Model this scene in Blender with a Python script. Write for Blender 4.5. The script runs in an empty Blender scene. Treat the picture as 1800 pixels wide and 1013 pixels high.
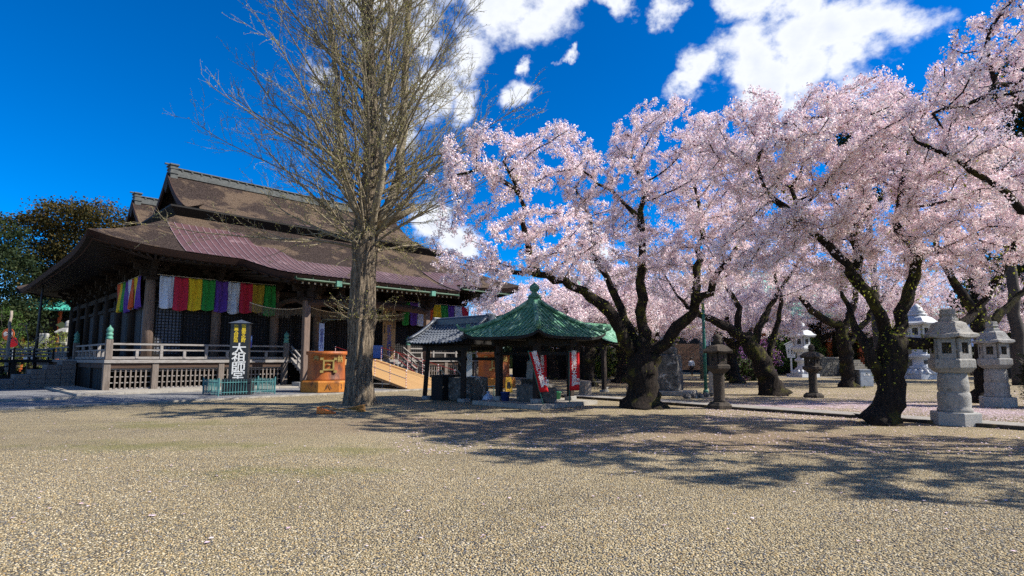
import bpy, bmesh, math, random
import numpy as np
from mathutils import Vector, Matrix
R = math.radians
random.seed(7); rng = np.random.default_rng(7)
scene = bpy.context.scene
COL = scene.collection

# ------------------------------------------------------------------ camera
F, PITCH, EYE, SHIFT = 1000.0, R(5.7), 1.65, 24.7
cam_d = bpy.data.cameras.new('camera'); cam = bpy.data.objects.new('camera', cam_d); COL.objects.link(cam)
cam_d.sensor_width = 36; cam_d.lens = 36 * F / 1800; cam_d.shift_y = SHIFT / 1800
cam_d.clip_end = 3000; cam_d.clip_start = 0.05
cam.location = (0, 0, EYE); cam.rotation_euler = (R(90) + PITCH, 0, 0)
scene.camera = cam

# photograph pixel -> direction, ground point, or point at a given distance ahead
def ray(px, py):
    X = (px - 900) / F; yc = (py - (506.5 + SHIFT)) / F
    return Vector((X, math.cos(PITCH) + yc * math.sin(PITCH), math.sin(PITCH) - yc * math.cos(PITCH)))
def GP(px, py, z=0.0):
    d = ray(px, py); k = (z - EYE) / d.z
    return Vector((d.x * k, d.y * k, z))
def W(px, py, depth):
    d = ray(px, py); k = depth / d.y
    return Vector((d.x * k, depth, EYE + d.z * k))

# ------------------------------------------------------------------ world, sun, exposure
SUN_EL, SUN_AZ = R(41), R(-6)          # azimuth measured from +X, negative = towards the camera side
world = bpy.data.worlds.new('World'); scene.world = world; world.use_nodes = True
def build_world():
    nt = world.node_tree; N = nt.nodes; L = nt.links; N.clear()
    out = N.new('ShaderNodeOutputWorld'); bg = N.new('ShaderNodeBackground'); bg.inputs[1].default_value = 0.08
    sky = N.new('ShaderNodeTexSky'); sky.sky_type = 'NISHITA'; sky.sun_disc = False
    sky.sun_elevation = SUN_EL; sky.sun_rotation = R(90) - SUN_AZ
    sky.air_density = 0.8; sky.dust_density = 0.1; sky.ozone_density = 5.0; sky.altitude = 300
    hs = N.new('ShaderNodeHueSaturation'); hs.inputs['Saturation'].default_value = 1.45; hs.inputs['Hue'].default_value = .508; hs.inputs['Value'].default_value = 1.3
    L.new(sky.outputs[0], hs.inputs['Color'])
    tc = N.new('ShaderNodeTexCoord')
    nz = N.new('ShaderNodeTexNoise'); nz.inputs['Scale'].default_value = 11.0; nz.inputs['Detail'].default_value = 11; nz.inputs['Roughness'].default_value = 0.62
    mp = N.new('ShaderNodeMapping'); mp.inputs['Scale'].default_value = (1, 1, 1.7); L.new(tc.outputs['Generated'], mp.inputs[0]); L.new(mp.outputs[0], nz.inputs['Vector'])
    def M(op, a, b=None, c=None):
        n = N.new('ShaderNodeMath'); n.operation = op
        for i, v in enumerate((a, b, c)):
            if v is None: continue
            if isinstance(v, (int, float)): n.inputs[i].default_value = v
            else: L.new(v, n.inputs[i])
        return n.outputs[0]
    # cumulus banks: each a soft ball of directions, ragged by the noise
    blobs = [(1240,122,.042),(1310,98,.058),(1395,75,.062),(1475,72,.062),(1550,62,.058),(1215,145,.038),(1430,125,.068),(1330,140,.062),(1500,120,.055),
             (880,10,.055),(950,15,.055),(1000,5,.036),(1065,14,.034),(1165,8,.034),(1300,-14,.04),(1400,-20,.05),
             (820,80,.05),(750,150,.052),(690,215,.045),(810,190,.04),(560,120,.03),(740,50,.045),(915,172,.03),(930,120,.018),(990,100,.016),(770,385,.04),(800,420,.045),(1040,440,.05)]
    w1 = N.new('ShaderNodeTexNoise'); w1.inputs['Scale'].default_value = 7.0; w1.inputs['Detail'].default_value = 8; w1.inputs['Roughness'].default_value = .6; L.new(tc.outputs['Generated'], w1.inputs['Vector'])
    wv = N.new('ShaderNodeVectorMath'); wv.operation = 'MULTIPLY_ADD'; L.new(w1.outputs['Color'], wv.inputs[0]); wv.inputs[1].default_value = (.17, .17, .13); L.new(tc.outputs['Generated'], wv.inputs[2])
    ws = N.new('ShaderNodeVectorMath'); ws.operation = 'SUBTRACT'; L.new(wv.outputs[0], ws.inputs[0]); ws.inputs[1].default_value = (.085, .085, .065)
    best = None
    for (px, py, r) in blobs:
        d = ray(px, py).normalized()
        vm = N.new('ShaderNodeVectorMath'); vm.operation = 'DISTANCE'; L.new(ws.outputs[0], vm.inputs[0]); vm.inputs[1].default_value = d
        m = M('SUBTRACT', 1.0, M('DIVIDE', vm.outputs['Value'], r * 1.08))
        best = m if best is None else M('MAXIMUM', best, m)
    best = M('MAXIMUM', best, -1.2)
    # a thin scatter of the same clouds over the rest of the sky
    n2 = N.new('ShaderNodeTexNoise'); n2.inputs['Scale'].default_value = 2.1; n2.inputs['Detail'].default_value = 2
    L.new(tc.outputs['Generated'], n2.inputs['Vector'])
    sep = N.new('ShaderNodeSeparateXYZ'); L.new(tc.outputs['Generated'], sep.inputs[0])
    away = M('MAXIMUM', M('MULTIPLY', sep.outputs['Y'], -1.0), M('SUBTRACT', sep.outputs['Z'], 0.62))
    gen = M('ADD', M('MULTIPLY', M('SUBTRACT', n2.outputs[0], 0.56), 5.0), M('MINIMUM', M('MULTIPLY', away, 6.0), 0.0))
    best = M('MAXIMUM', best, gen)
    dens = M('ADD', best, M('MULTIPLY', M('SUBTRACT', nz.outputs[0], 0.5), 1.7))
    mr = N.new('ShaderNodeMapRange'); mr.interpolation_type = 'SMOOTHSTEP'
    L.new(dens, mr.inputs['Value']); mr.inputs['From Min'].default_value = 0.02; mr.inputs['From Max'].default_value = .62
    ramp = N.new('ShaderNodeMapRange'); L.new(dens, ramp.inputs['Value']); ramp.inputs['From Min'].default_value = 0.35; ramp.inputs['From Max'].default_value = 1.2
    cc = N.new('ShaderNodeMix'); cc.data_type = 'RGBA'; L.new(ramp.outputs[0], cc.inputs['Factor'])
    cc.inputs['A'].default_value = (7.2, 7.4, 7.9, 1); cc.inputs['B'].default_value = (5.6, 6.0, 6.8, 1)
    mx = N.new('ShaderNodeMix'); mx.data_type = 'RGBA'
    L.new(mr.outputs[0], mx.inputs['Factor']); L.new(hs.outputs[0], mx.inputs['A']); L.new(cc.outputs['Result'], mx.inputs['B'])
    L.new(mx.outputs['Result'], bg.inputs[0]); L.new(bg.outputs[0], out.inputs[0])
build_world()
sun_d = bpy.data.lights.new('sun', 'SUN'); sun_d.energy = 5.0; sun_d.angle = R(0.5); sun_d.color = (1, .95, .86)
sun = bpy.data.objects.new('sun', sun_d); COL.objects.link(sun)
to_sun = Vector((math.cos(SUN_EL) * math.cos(SUN_AZ), math.cos(SUN_EL) * math.sin(SUN_AZ), math.sin(SUN_EL)))
sun.rotation_euler = to_sun.to_track_quat('Z', 'Y').to_euler()
vs = scene.view_settings
vs.view_transform = 'Standard'; vs.look = 'None'; vs.exposure = 0.85; vs.gamma = 1; vs.use_curve_mapping = False
scene.cycles.max_bounces = 6; scene.cycles.diffuse_bounces = 3; scene.cycles.transparent_max_bounces = 6
scene.cycles.use_denoising = False

# ------------------------------------------------------------------ materials
MATS = {}
def _base(name, rough=0.8, spec=0.3):
    m = bpy.data.materials.new(name); m.use_nodes = True
    b = m.node_tree.nodes['Principled BSDF']; b.inputs['Roughness'].default_value = rough
    b.inputs['Specular IOR Level'].default_value = spec
    MATS[name] = m
    return m, m.node_tree.nodes, m.node_tree.links, b
def pm(name, c1, c2=None, scale=4.0, rough=0.8, bump=0.0, bscale=30.0, stretch=(1, 1, 1), c3=None, t3=0.62, metal=0.0, spec=0.3, w3=0.1):
    """two-tone noise colour, a third colour in patches, fine relief"""
    m, N, L, b = _base(name, rough, spec)
    b.inputs['Metallic'].default_value = metal
    c2 = c2 or tuple(x * 0.7 for x in c1)
    tc = N.new('ShaderNodeTexCoord'); mp = N.new('ShaderNodeMapping'); mp.inputs['Scale'].default_value = stretch
    L.new(tc.outputs['Object'], mp.inputs[0])
    n = N.new('ShaderNodeTexNoise'); n.inputs['Scale'].default_value = scale; n.inputs['Detail'].default_value = 6; n.inputs['Roughness'].default_value = .65
    L.new(mp.outputs[0], n.inputs['Vector'])
    r = N.new('ShaderNodeValToRGB'); L.new(n.outputs[0], r.inputs[0])
    r.color_ramp.elements[0].position = .32; r.color_ramp.elements[1].position = .68
    r.color_ramp.elements[0].color = (*c1, 1); r.color_ramp.elements[1].color = (*c2, 1)
    col = r.outputs[0]
    if c3:
        n3 = N.new('ShaderNodeTexNoise'); n3.inputs['Scale'].default_value = scale * .45; n3.inputs['Detail'].default_value = 8; n3.inputs['Roughness'].default_value = .7
        L.new(mp.outputs[0], n3.inputs['Vector'])
        mr = N.new('ShaderNodeMapRange'); mr.inputs['From Min'].default_value = t3; mr.inputs['From Max'].default_value = t3 + w3
        L.new(n3.outputs[0], mr.inputs['Value'])
        mx = N.new('ShaderNodeMix'); mx.data_type = 'RGBA'; L.new(mr.outputs[0], mx.inputs['Factor']); L.new(col, mx.inputs['A']); mx.inputs['B'].default_value = (*c3, 1)
        col = mx.outputs['Result']
    L.new(col, b.inputs['Base Color'])
    if bump:
        nb = N.new('ShaderNodeTexNoise'); nb.inputs['Scale'].default_value = bscale; nb.inputs['Detail'].default_value = 5
        L.new(mp.outputs[0], nb.inputs['Vector'])
        bp = N.new('ShaderNodeBump'); bp.inputs['Strength'].default_value = bump; bp.inputs['Distance'].default_value = .05
        L.new(nb.outputs[0], bp.inputs['Height']); L.new(bp.outputs[0], b.inputs['Normal'])
    return m
pm('old_wood', (.032, .020, .014), (.013, .009, .007), 3, .8, .4, 12, (6, 6, .6))
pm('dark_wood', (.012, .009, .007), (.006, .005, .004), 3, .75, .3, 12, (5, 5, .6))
pm('grey_wood', (.30, .28, .26), (.17, .15, .135), 3, .85, .4, 14, (1, 6, 6), c3=(.11, .09, .075), t3=.58)
pm('grey_post', (.20, .165, .14), (.085, .068, .056), 3, .85, .4, 14, (7, 7, .5), c3=(.09, .065, .05), t3=.58)
pm('weathered_post', (.22, .155, .12), (.09, .062, .048), 3, .85, .4, 14, (7, 7, .4))
pm('brown_beam', (.08, .045, .03), (.035, .022, .015), 2, .8, .3, 12, (.6, 6, 6))
pm('fascia', (.055, .024, .016), (.026, .014, .010), 3, .85, .3, 20, (.3, .3, 12))
pm('white_paint', (.72, .72, .70), (.6, .6, .58), 6, .6)
pm('pale_end', (.62, .56, .40), (.5, .44, .3), 6, .7)
pm('patina', (.10, .27, .20), (.05, .15, .11), 5, .65, .3, 20, c3=(.22, .40, .30), t3=.55)
pm('gutter_green', (.055, .105, .06), (.03, .06, .036), 4, .5, c3=(.24, .28, .2), t3=.6)
pm('maroon_metal', (.13, .062, .058), (.085, .042, .040), 1.2, .42, .05, 5, c3=(.24, .15, .15), t3=.55, metal=.15, spec=.5)
pm('maroon_rib', (.38, .29, .29), (.22, .14, .14), 3, .4, metal=.2, spec=.5)
pm('ridge_tile', (.10, .105, .098), (.045, .048, .045), 5, .7, .3, 20)
pm('grey_tile', (.085, .10, .125), (.035, .042, .055), 6, .38, .15, 20, c3=(.30, .32, .34), t3=.62, spec=.5)
pm('granite', (.36, .345, .315), (.22, .21, .19), 14, .85, .5, 60, c3=(.13, .118, .10), t3=.53, w3=.2)
pm('granite_clean', (.40, .39, .36), (.27, .26, .24), 30, .85, .4, 80, c3=(.16, .15, .13), t3=.64)
pm('dark_stone', (.075, .058, .042), (.03, .024, .019), 6, .9, .6, 30, c3=(.19, .135, .055), t3=.60)
pm('lichen_stone', (.16, .145, .125), (.035, .032, .028), 5, .9, .7, 14, c3=(.48, .45, .40), t3=.56)
pm('white_stone', (.56, .57, .58), (.44, .45, .47), 5, .6, .1, 40)
pm('kerb_stone', (.36, .33, .28), (.24, .215, .18), 4, .9, .4, 40, c3=(.14, .12, .10), t3=.62)
pm('brick_stone', (.20, .17, .15), (.11, .09, .08), 7, .9, .5, 40)
pm('wall_stone', (.14, .13, .115), (.08, .075, .065), 5, .9, .6, 20, c3=(.07, .09, .03), t3=.6)
pm('rust', (.46, .135, .022), (.28, .065, .014), 1.6, .55, .2, 25, (1, 1, .35), c3=(.09, .03, .015), t3=.53, metal=.1, spec=.4)
pm('rust_yellow', (.50, .20, .028), (.32, .10, .018), 2.0, .55, .2, 25, c3=(.10, .04, .018), t3=.54, metal=.1)
pm('brass', (.40, .30, .10), (.25, .17, .05), 6, .5, metal=.3)
pm('black_lacquer', (.012, .012, .013), (.02, .02, .021), 3, .35, spec=.5)
pm('iron', (.03, .03, .032), (.05, .045, .04), 6, .5)
pm('grey_steel', (.36, .38, .40), (.24, .25, .27), 4, .45, metal=.4)
pm('teal_metal', (.075, .21, .21), (.05, .14, .14), 5, .5)
pm('green_metal', (.02, .10, .07), (.03, .14, .10), 5, .5)
pm('ramp_wood', (.46, .28, .12), (.34, .19, .075), 2, .75, .3, 14, (1, 8, 1), c3=(.52, .36, .18), t3=.6)
pm('concrete', (.30, .275, .24), (.20, .185, .16), 3, .9, .3, 30)
pm('red_wrap', (.38, .035, .04), (.30, .03, .03), 6, .6)
pm('white_wrap', (.72, .68, .68), (.6, .56, .56), 6, .6)
pm('sign_wood', (.38, .26, .14), (.28, .18, .09), 3, .7, .1, 10, (6, 6, .5))
pm('blue_panel', (.10, .22, .60), (.06, .14, .42), 3, .5)
pm('pale_blue', (.42, .54, .80), (.32, .44, .72), 5, .5)
pm('orange_plastic', (.80, .20, .02), (.70, .16, .02), 5, .4, spec=.5)
pm('straw', (.42, .22, .06), (.28, .14, .04), 8, .8)
pm('bucket_blue', (.03, .06, .22), (.02, .04, .16), 4, .4, spec=.5)
pm('bucket_green', (.03, .26, .11), (.02, .18, .08), 4, .4, spec=.5)
pm('yellow_plastic', (.75, .42, .04), (.6, .33, .03), 4, .5)
pm('plastic_bag', (.50, .58, .72), (.38, .45, .60), 8, .4, .3, 15)
pm('red_cloth', (.62, .012, .016), (.48, .01, .014), 3, .8)
pm('vermilion', (.55, .12, .03), (.4, .08, .025), 4, .6)
pm('skin', (.50, .30, .21), (.45, .26, .18), 6, .6)
pm('hair', (.012, .010, .010), (.02, .017, .015), 6, .5)
pm('shirt', (.62, .70, .78), (.52, .60, .70), 8, .8)
pm('trousers', (.018, .018, .022), (.03, .03, .036), 8, .85)
pm('brick_wall', (.30, .11, .06), (.22, .075, .045), 5, .85)
pm('green_tile', (.06, .36, .28), (.04, .24, .19), 5, .4, spec=.5)
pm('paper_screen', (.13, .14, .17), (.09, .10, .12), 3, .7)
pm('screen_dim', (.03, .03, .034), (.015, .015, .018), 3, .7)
pm('text_white', (.80, .79, .74), (.72, .71, .66), 6, .6)
pm('text_yellow', (.80, .58, .03), (.72, .5, .03), 6, .6)
pm('text_black', (.02, .02, .022), (.03, .03, .03), 6, .6)
pm('text_blue', (.05, .07, .30), (.04, .05, .22), 6, .6)
pm('rope', (.62, .56, .44), (.5, .44, .34), 8, .9)
pm('fringe', (.20, .17, .13), (.12, .10, .08), 8, .9)
pm('bark_far', (.075, .06, .05), (.04, .033, .028), 5, .9, .5, 12)
pm('bark_pale', (.30, .25, .20), (.2, .16, .13), 5, .9, .3, 12)
def cloth_mat(name, c, d=None):
    m = pm(name, c, d or tuple(x * .8 for x in c), 9, .75, .25, 26)
    m.node_tree.nodes['Principled BSDF'].inputs['Sheen Weight'].default_value = .2
    return m
cloth_mat('cloth_white', (.55, .62, .75), (.46, .53, .68)); cloth_mat('cloth_red', (.50, .015, .05)); cloth_mat('cloth_yellow', (.72, .50, .01))
cloth_mat('cloth_green', (.02, .27, .045)); cloth_mat('cloth_purple', (.10, .035, .32)); cloth_mat('cloth_gold', (.46, .33, .02), (.30, .20, .02)); cloth_mat('cloth_orange', (.62, .09, .015))

def mat_thatch():
    m, N, L, b = _base('thatch', .95, .1)
    tc = N.new('ShaderNodeTexCoord')
    def noise(scale, detail=6, st=(1, 1, 1), ro=.6):
        mp = N.new('ShaderNodeMapping'); mp.inputs['Scale'].default_value = st; L.new(tc.outputs['Object'], mp.inputs[0])
        n = N.new('ShaderNodeTexNoise'); n.inputs['Scale'].default_value = scale; n.inputs['Detail'].default_value = detail; n.inputs['Roughness'].default_value = ro
        L.new(mp.outputs[0], n.inputs['Vector']); return n.outputs[0]
    fine = noise(13, 6, (1.6, .8, 1.3), .8)
    r = N.new('ShaderNodeValToRGB'); L.new(fine, r.inputs[0]); e = r.color_ramp.elements
    e[0].position = .33; e[0].color = (.032, .020, .013, 1); e[1].position = .70; e[1].color = (.27, .205, .15, 1)
    x = e.new(.5); x.color = (.115, .078, .052, 1)
    # weathered dark moss sheets: mostly low on each slope, ragged edges
    big = noise(.33, 8, (1, 1, 1), .68)
    mr = N.new('ShaderNodeMapRange'); mr.inputs['From Min'].default_value = .47; mr.inputs['From Max'].default_value = .52; L.new(big, mr.inputs['Value'])
    sp = noise(14, 5, (1, 1, 1.8), .8)
    r2 = N.new('ShaderNodeValToRGB'); L.new(sp, r2.inputs[0]); e2 = r2.color_ramp.elements
    e2[0].position = .42; e2[0].color = (.012, .007, .006, 1); e2[1].position = .68; e2[1].color = (.115, .085, .072, 1)
    mx = N.new('ShaderNodeMix'); mx.data_type = 'RGBA'; L.new(mr.outputs[0], mx.inputs['Factor']); L.new(r.outputs[0], mx.inputs['A']); L.new(r2.outputs[0], mx.inputs['B'])
    L.new(mx.outputs['Result'], b.inputs['Base Color'])
    bp = N.new('ShaderNodeBump'); bp.inputs['Strength'].default_value = 1.0; bp.inputs['Distance'].default_value = .12
    L.new(sp, bp.inputs['Height']); L.new(bp.outputs[0], b.inputs['Normal'])
mat_thatch()

def mat_gravel(name, tones, scale, moss=False, petals=False, bumpd=.03):
    m, N, L, b = _base(name, .9, .2)
    g = N.new('ShaderNodeNewGeometry')
    v = N.new('ShaderNodeTexVoronoi'); v.inputs['Scale'].default_value = scale; v.inputs['Randomness'].default_value = 1
    L.new(g.outputs['Position'], v.inputs['Vector'])
    wn = N.new('ShaderNodeTexWhiteNoise'); wn.noise_dimensions = '3D'; L.new(v.outputs['Position'], wn.inputs['Vector'])
    r = N.new('ShaderNodeValToRGB'); r.color_ramp.interpolation = 'CONSTANT'; L.new(wn.outputs['Value'], r.inputs[0])
    e = r.color_ramp.elements; e[0].position = 0; e[0].color = (*tones[0][1], 1); e[1].position = tones[1][0]; e[1].color = (*tones[1][1], 1)
    for p, c in tones[2:]:
        x = e.new(p); x.color = (*c, 1)
    # broad drift of tone from sand between the stones
    n = N.new('ShaderNodeTexNoise'); n.inputs['Scale'].default_value = .55; n.inputs['Detail'].default_value = 7; n.inputs['Roughness'].default_value = .6
    L.new(g.outputs['Position'], n.inputs['Vector'])
    mr = N.new('ShaderNodeMapRange'); mr.inputs['From Min'].default_value = .35; mr.inputs['From Max'].default_value = .7; mr.inputs['To Min'].default_value = .05; mr.inputs['To Max'].default_value = .75
    L.new(n.outputs[0], mr.inputs['Value'])
    mx = N.new('ShaderNodeMix'); mx.data_type = 'RGBA'; L.new(mr.outputs[0], mx.inputs['Factor']); L.new(r.outputs[0], mx.inputs['A']); mx.inputs['B'].default_value = (*tones[-1][1], 1)
    col = mx.outputs['Result']
    n9 = N.new('ShaderNodeTexNoise'); n9.inputs['Scale'].default_value = .22; n9.inputs['Detail'].default_value = 9; n9.inputs['Roughness'].default_value = .68; n9.inputs['Distortion'].default_value = .8
    mp9 = N.new('ShaderNodeMapping'); mp9.inputs['Scale'].default_value = (.7, 1.5, 1); mp9.inputs['Rotation'].default_value = (0, 0, .35); L.new(g.outputs['Position'], mp9.inputs[0]); L.new(mp9.outputs[0], n9.inputs['Vector'])
    m9 = N.new('ShaderNodeMapRange'); m9.inputs['From Min'].default_value = .36; m9.inputs['From Max'].default_value = .64; m9.inputs['To Min'].default_value = .74; m9.inputs['To Max'].default_value = 1.12; L.new(n9.outputs[0], m9.inputs['Value'])
    v9 = N.new('ShaderNodeVectorMath'); v9.operation = 'SCALE'; L.new(col, v9.inputs[0]); L.new(m9.outputs[0], v9.inputs['Scale']); col = v9.outputs[0]
    def patch(col, cen, rad, colr, th=.5, amp=2.2, ns=.6, mxf=.7):
        vm = N.new('ShaderNodeVectorMath'); vm.operation = 'SUBTRACT'; L.new(g.outputs['Position'], vm.inputs[0]); vm.inputs[1].default_value = cen
        v2 = N.new('ShaderNodeVectorMath'); v2.operation = 'DIVIDE'; L.new(vm.outputs[0], v2.inputs[0]); v2.inputs[1].default_value = rad
        ln = N.new('ShaderNodeVectorMath'); ln.operation = 'LENGTH'; L.new(v2.outputs[0], ln.inputs[0])
        nn = N.new('ShaderNodeTexNoise'); nn.inputs['Scale'].default_value = ns; nn.inputs['Detail'].default_value = 9; nn.inputs['Roughness'].default_value = .7; L.new(g.outputs['Position'], nn.inputs['Vector'])
        a = N.new('ShaderNodeMath'); a.operation = 'MULTIPLY_ADD'; L.new(nn.outputs[0], a.inputs[0]); a.inputs[1].default_value = amp; a.inputs[2].default_value = -amp * .5
        s = N.new('ShaderNodeMath'); s.operation = 'SUBTRACT'; L.new(a.outputs[0], s.inputs[0]); L.new(ln.outputs['Value'], s.inputs[1])
        q = N.new('ShaderNodeMapRange'); q.inputs['From Min'].default_value = -1 + th * .3; q.inputs['From Max'].default_value = -.3 + th * .3; q.inputs['To Max'].default_value = mxf; L.new(s.outputs[0], q.inputs['Value'])
        mm = N.new('ShaderNodeMix'); mm.data_type = 'RGBA'; L.new(q.outputs[0], mm.inputs['Factor']); L.new(col, mm.inputs['A']); mm.inputs['B'].default_value = (*colr, 1)
        return mm.outputs['Result']
    if moss:
        for (px, py, rx, ry) in ((300, 748, 3.2, 1.5), (250, 785, 3.4, 1.3), (600, 790, 2.2, 1.1), (500, 830, 2.6, .8)):
            c = GP(px, py); col = patch(col, c, (rx, ry, 1), (.17, .165, .045), .9, 3.4, 1.3, .6)
        for (px, py, rx, ry) in ((780, 745, 6, 3.0), (1300, 770, 8, 3.0)):
            c = GP(px, py); col = patch(col, c, (rx, ry, 1), (.20, .125, .085), .5, 1.8, .5, .5)
    if petals:
        for (px, py, rx, ry) in ((1500, 712, 6, 3.2), (1740, 725, 4, 2.5), (1330, 715, 3, 1.5)):
            c = GP(px, py); col = patch(col, c, (rx, ry, 1), (.56, .42, .50), .7, 3.0, 2.2, .55)
    L.new(col, b.inputs['Base Color'])
    bp = N.new('ShaderNodeBump'); bp.invert = True; bp.inputs['Strength'].default_value = 1.0; bp.inputs['Distance'].default_value = bumpd
    L.new(v.outputs['Distance'], bp.inputs['Height']); L.new(bp.outputs[0], b.inputs['Normal'])
TONES = [(0, (.41, .32, .18)), (.2, (.24, .185, .105)), (.36, (.50, .425, .28)), (.5, (.16, .13, .095)), (.60, (.36, .24, .10)), (.68, (.075, .075, .08)), (.80, (.54, .47, .35)), (.85, (.17, .17, .17)), (.91, (.35, .28, .155))]
mat_gravel('gravel', TONES, 50, moss=True, petals=True)
mat_gravel('grey_gravel', [(0, (.20, .20, .21)), (.25, (.12, .125, .14)), (.5, (.30, .30, .30)), (.7, (.17, .16, .15)), (.9, (.20, .20, .205))], 28)
def mat_pebble():
    m, N, L, b = _base('pebble', .8, .3)
    o = N.new('ShaderNodeObjectInfo'); r = N.new('ShaderNodeValToRGB'); r.color_ramp.interpolation = 'CONSTANT'; L.new(o.outputs['Random'], r.inputs[0])
    e = r.color_ramp.elements; e[0].position = 0; e[0].color = (*TONES[0][1], 1); e[1].position = TONES[1][0]; e[1].color = (*TONES[1][1], 1)
    for p, c in TONES[2:]:
        x = e.new(p); x.color = (*c, 1)
    L.new(r.outputs[0], b.inputs['Base Color'])
mat_pebble()

def mat_bark(name, c1, c2, moss=None, st=(5, 5, .8), mt=.55):
    m, N, L, b = _base(name, .95, .15)
    tc = N.new('ShaderNodeTexCoord'); mp = N.new('ShaderNodeMapping'); mp.inputs['Scale'].default_value = st; L.new(tc.outputs['Object'], mp.inputs[0])
    n = N.new('ShaderNodeTexNoise'); n.inputs['Scale'].default_value = 3.2; n.inputs['Detail'].default_value = 8; n.inputs['Roughness'].default_value = .7; n.inputs['Distortion'].default_value = .6
    L.new(mp.outputs[0], n.inputs['Vector'])
    r = N.new('ShaderNodeValToRGB'); L.new(n.outputs[0], r.inputs[0]); e = r.color_ramp.elements
    e[0].position = .36; e[0].color = (*c2, 1); e[1].position = .64; e[1].color = (*c1, 1)
    col = r.outputs[0]
    if moss:
        n2 = N.new('ShaderNodeTexNoise'); n2.inputs['Scale'].default_value = 1.6; n2.inputs['Detail'].default_value = 8; n2.inputs['Roughness'].default_value = .7; L.new(tc.outputs['Object'], n2.inputs['Vector'])
        mr = N.new('ShaderNodeMapRange'); mr.inputs['From Min'].default_value = mt; mr.inputs['From Max'].default_value = mt + .12; mr.inputs['To Max'].default_value = .8; L.new(n2.outputs[0], mr.inputs['Value'])
        mx = N.new('ShaderNodeMix'); mx.data_type = 'RGBA'; L.new(mr.outputs[0], mx.inputs['Factor']); L.new(col, mx.inputs['A']); mx.inputs['B'].default_value = (*moss, 1)
        col = mx.outputs['Result']
    L.new(col, b.inputs['Base Color'])
    bp = N.new('ShaderNodeBump'); bp.inputs['Strength'].default_value = 1; bp.inputs['Distance'].default_value = .12; L.new(n.outputs[0], bp.inputs['Height']); L.new(bp.outputs[0], b.inputs['Normal'])
mat_bark('cherry_bark', (.040, .030, .024), (.010, .008, .007), (.10, .095, .016), mt=.53)
mat_bark('cherry_twig', (.03, .02, .017), (.02, .015, .013), None)
mat_bark('ginkgo_bark', (.36, .285, .20), (.035, .026, .02), (.10, .11, .045), (7, 7, .8), .60)
mat_bark('ginkgo_twig', (.36, .30, .20), (.17, .14, .10), None, (2, 2, 2))

def mat_leafy(name, tones, trans=.35, rough=.7):
    """thin petals / leaves: colour varies per piece through the 'rnd' face attribute"""
    m, N, L, b = _base(name, rough, .2)
    a = N.new('ShaderNodeAttribute'); a.attribute_name = 'rnd'
    r = N.new('ShaderNodeValToRGB'); L.new(a.outputs['Fac'], r.inputs[0]); e = r.color_ramp.elements
    e[0].position = tones[0][0]; e[0].color = (*tones[0][1], 1); e[1].position = tones[1][0]; e[1].color = (*tones[1][1], 1)
    for p, c in tones[2:]:
        x = e.new(p); x.color = (*c, 1)
    L.new(r.outputs[0], b.inputs['Base Color'])
    t = N.new('ShaderNodeBsdfTranslucent'); L.new(r.outputs[0], t.inputs[0])
    mx = N.new('ShaderNodeMixShader'); mx.inputs[0].default_value = trans
    L.new(b.outputs[0], mx.inputs[1]); L.new(t.outputs[0], mx.inputs[2])
    L.new(mx.outputs[0], N['Material Output'].inputs[0])
mat_leafy('blossom', [(0, (.10, .03, .03)), (.085, (.20, .06, .05)), (.10, (.80, .52, .56)), (.3, (.90, .71, .73)), (.6, (.94, .83, .83)), (1, (.95, .91, .90))], .20)
mat_leafy('young_leaf', [(0, (.20, .24, .02)), (1, (.36, .36, .05))], .4)
mat_leafy('bud_green', [(0, (.26, .25, .05)), (1, (.48, .44, .15))], .3)
mat_leafy('evergreen', [(0, (.008, .017, .006)), (.6, (.018, .032, .008)), (1, (.045, .052, .012))], .2)
mat_leafy('olive_leaf', [(0, (.020, .022, .006)), (.5, (.055, .046, .010)), (1, (.13, .075, .015))], .25)
mat_leafy('shrub_lime', [(0, (.14, .20, .02)), (1, (.34, .38, .06))], .35)
mat_leafy('shrub_green', [(0, (.03, .07, .012)), (1, (.09, .16, .025))], .3)
mat_leafy('azalea_bloom', [(0, (.05, .09, .02)), (.3, (.08, .10, .03)), (.34, (.40, .14, .42)), (1, (.58, .28, .58))], .3)
mat_leafy('fallen_petal', [(0, (.58, .40, .46)), (1, (.82, .70, .76))], .1)

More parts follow.
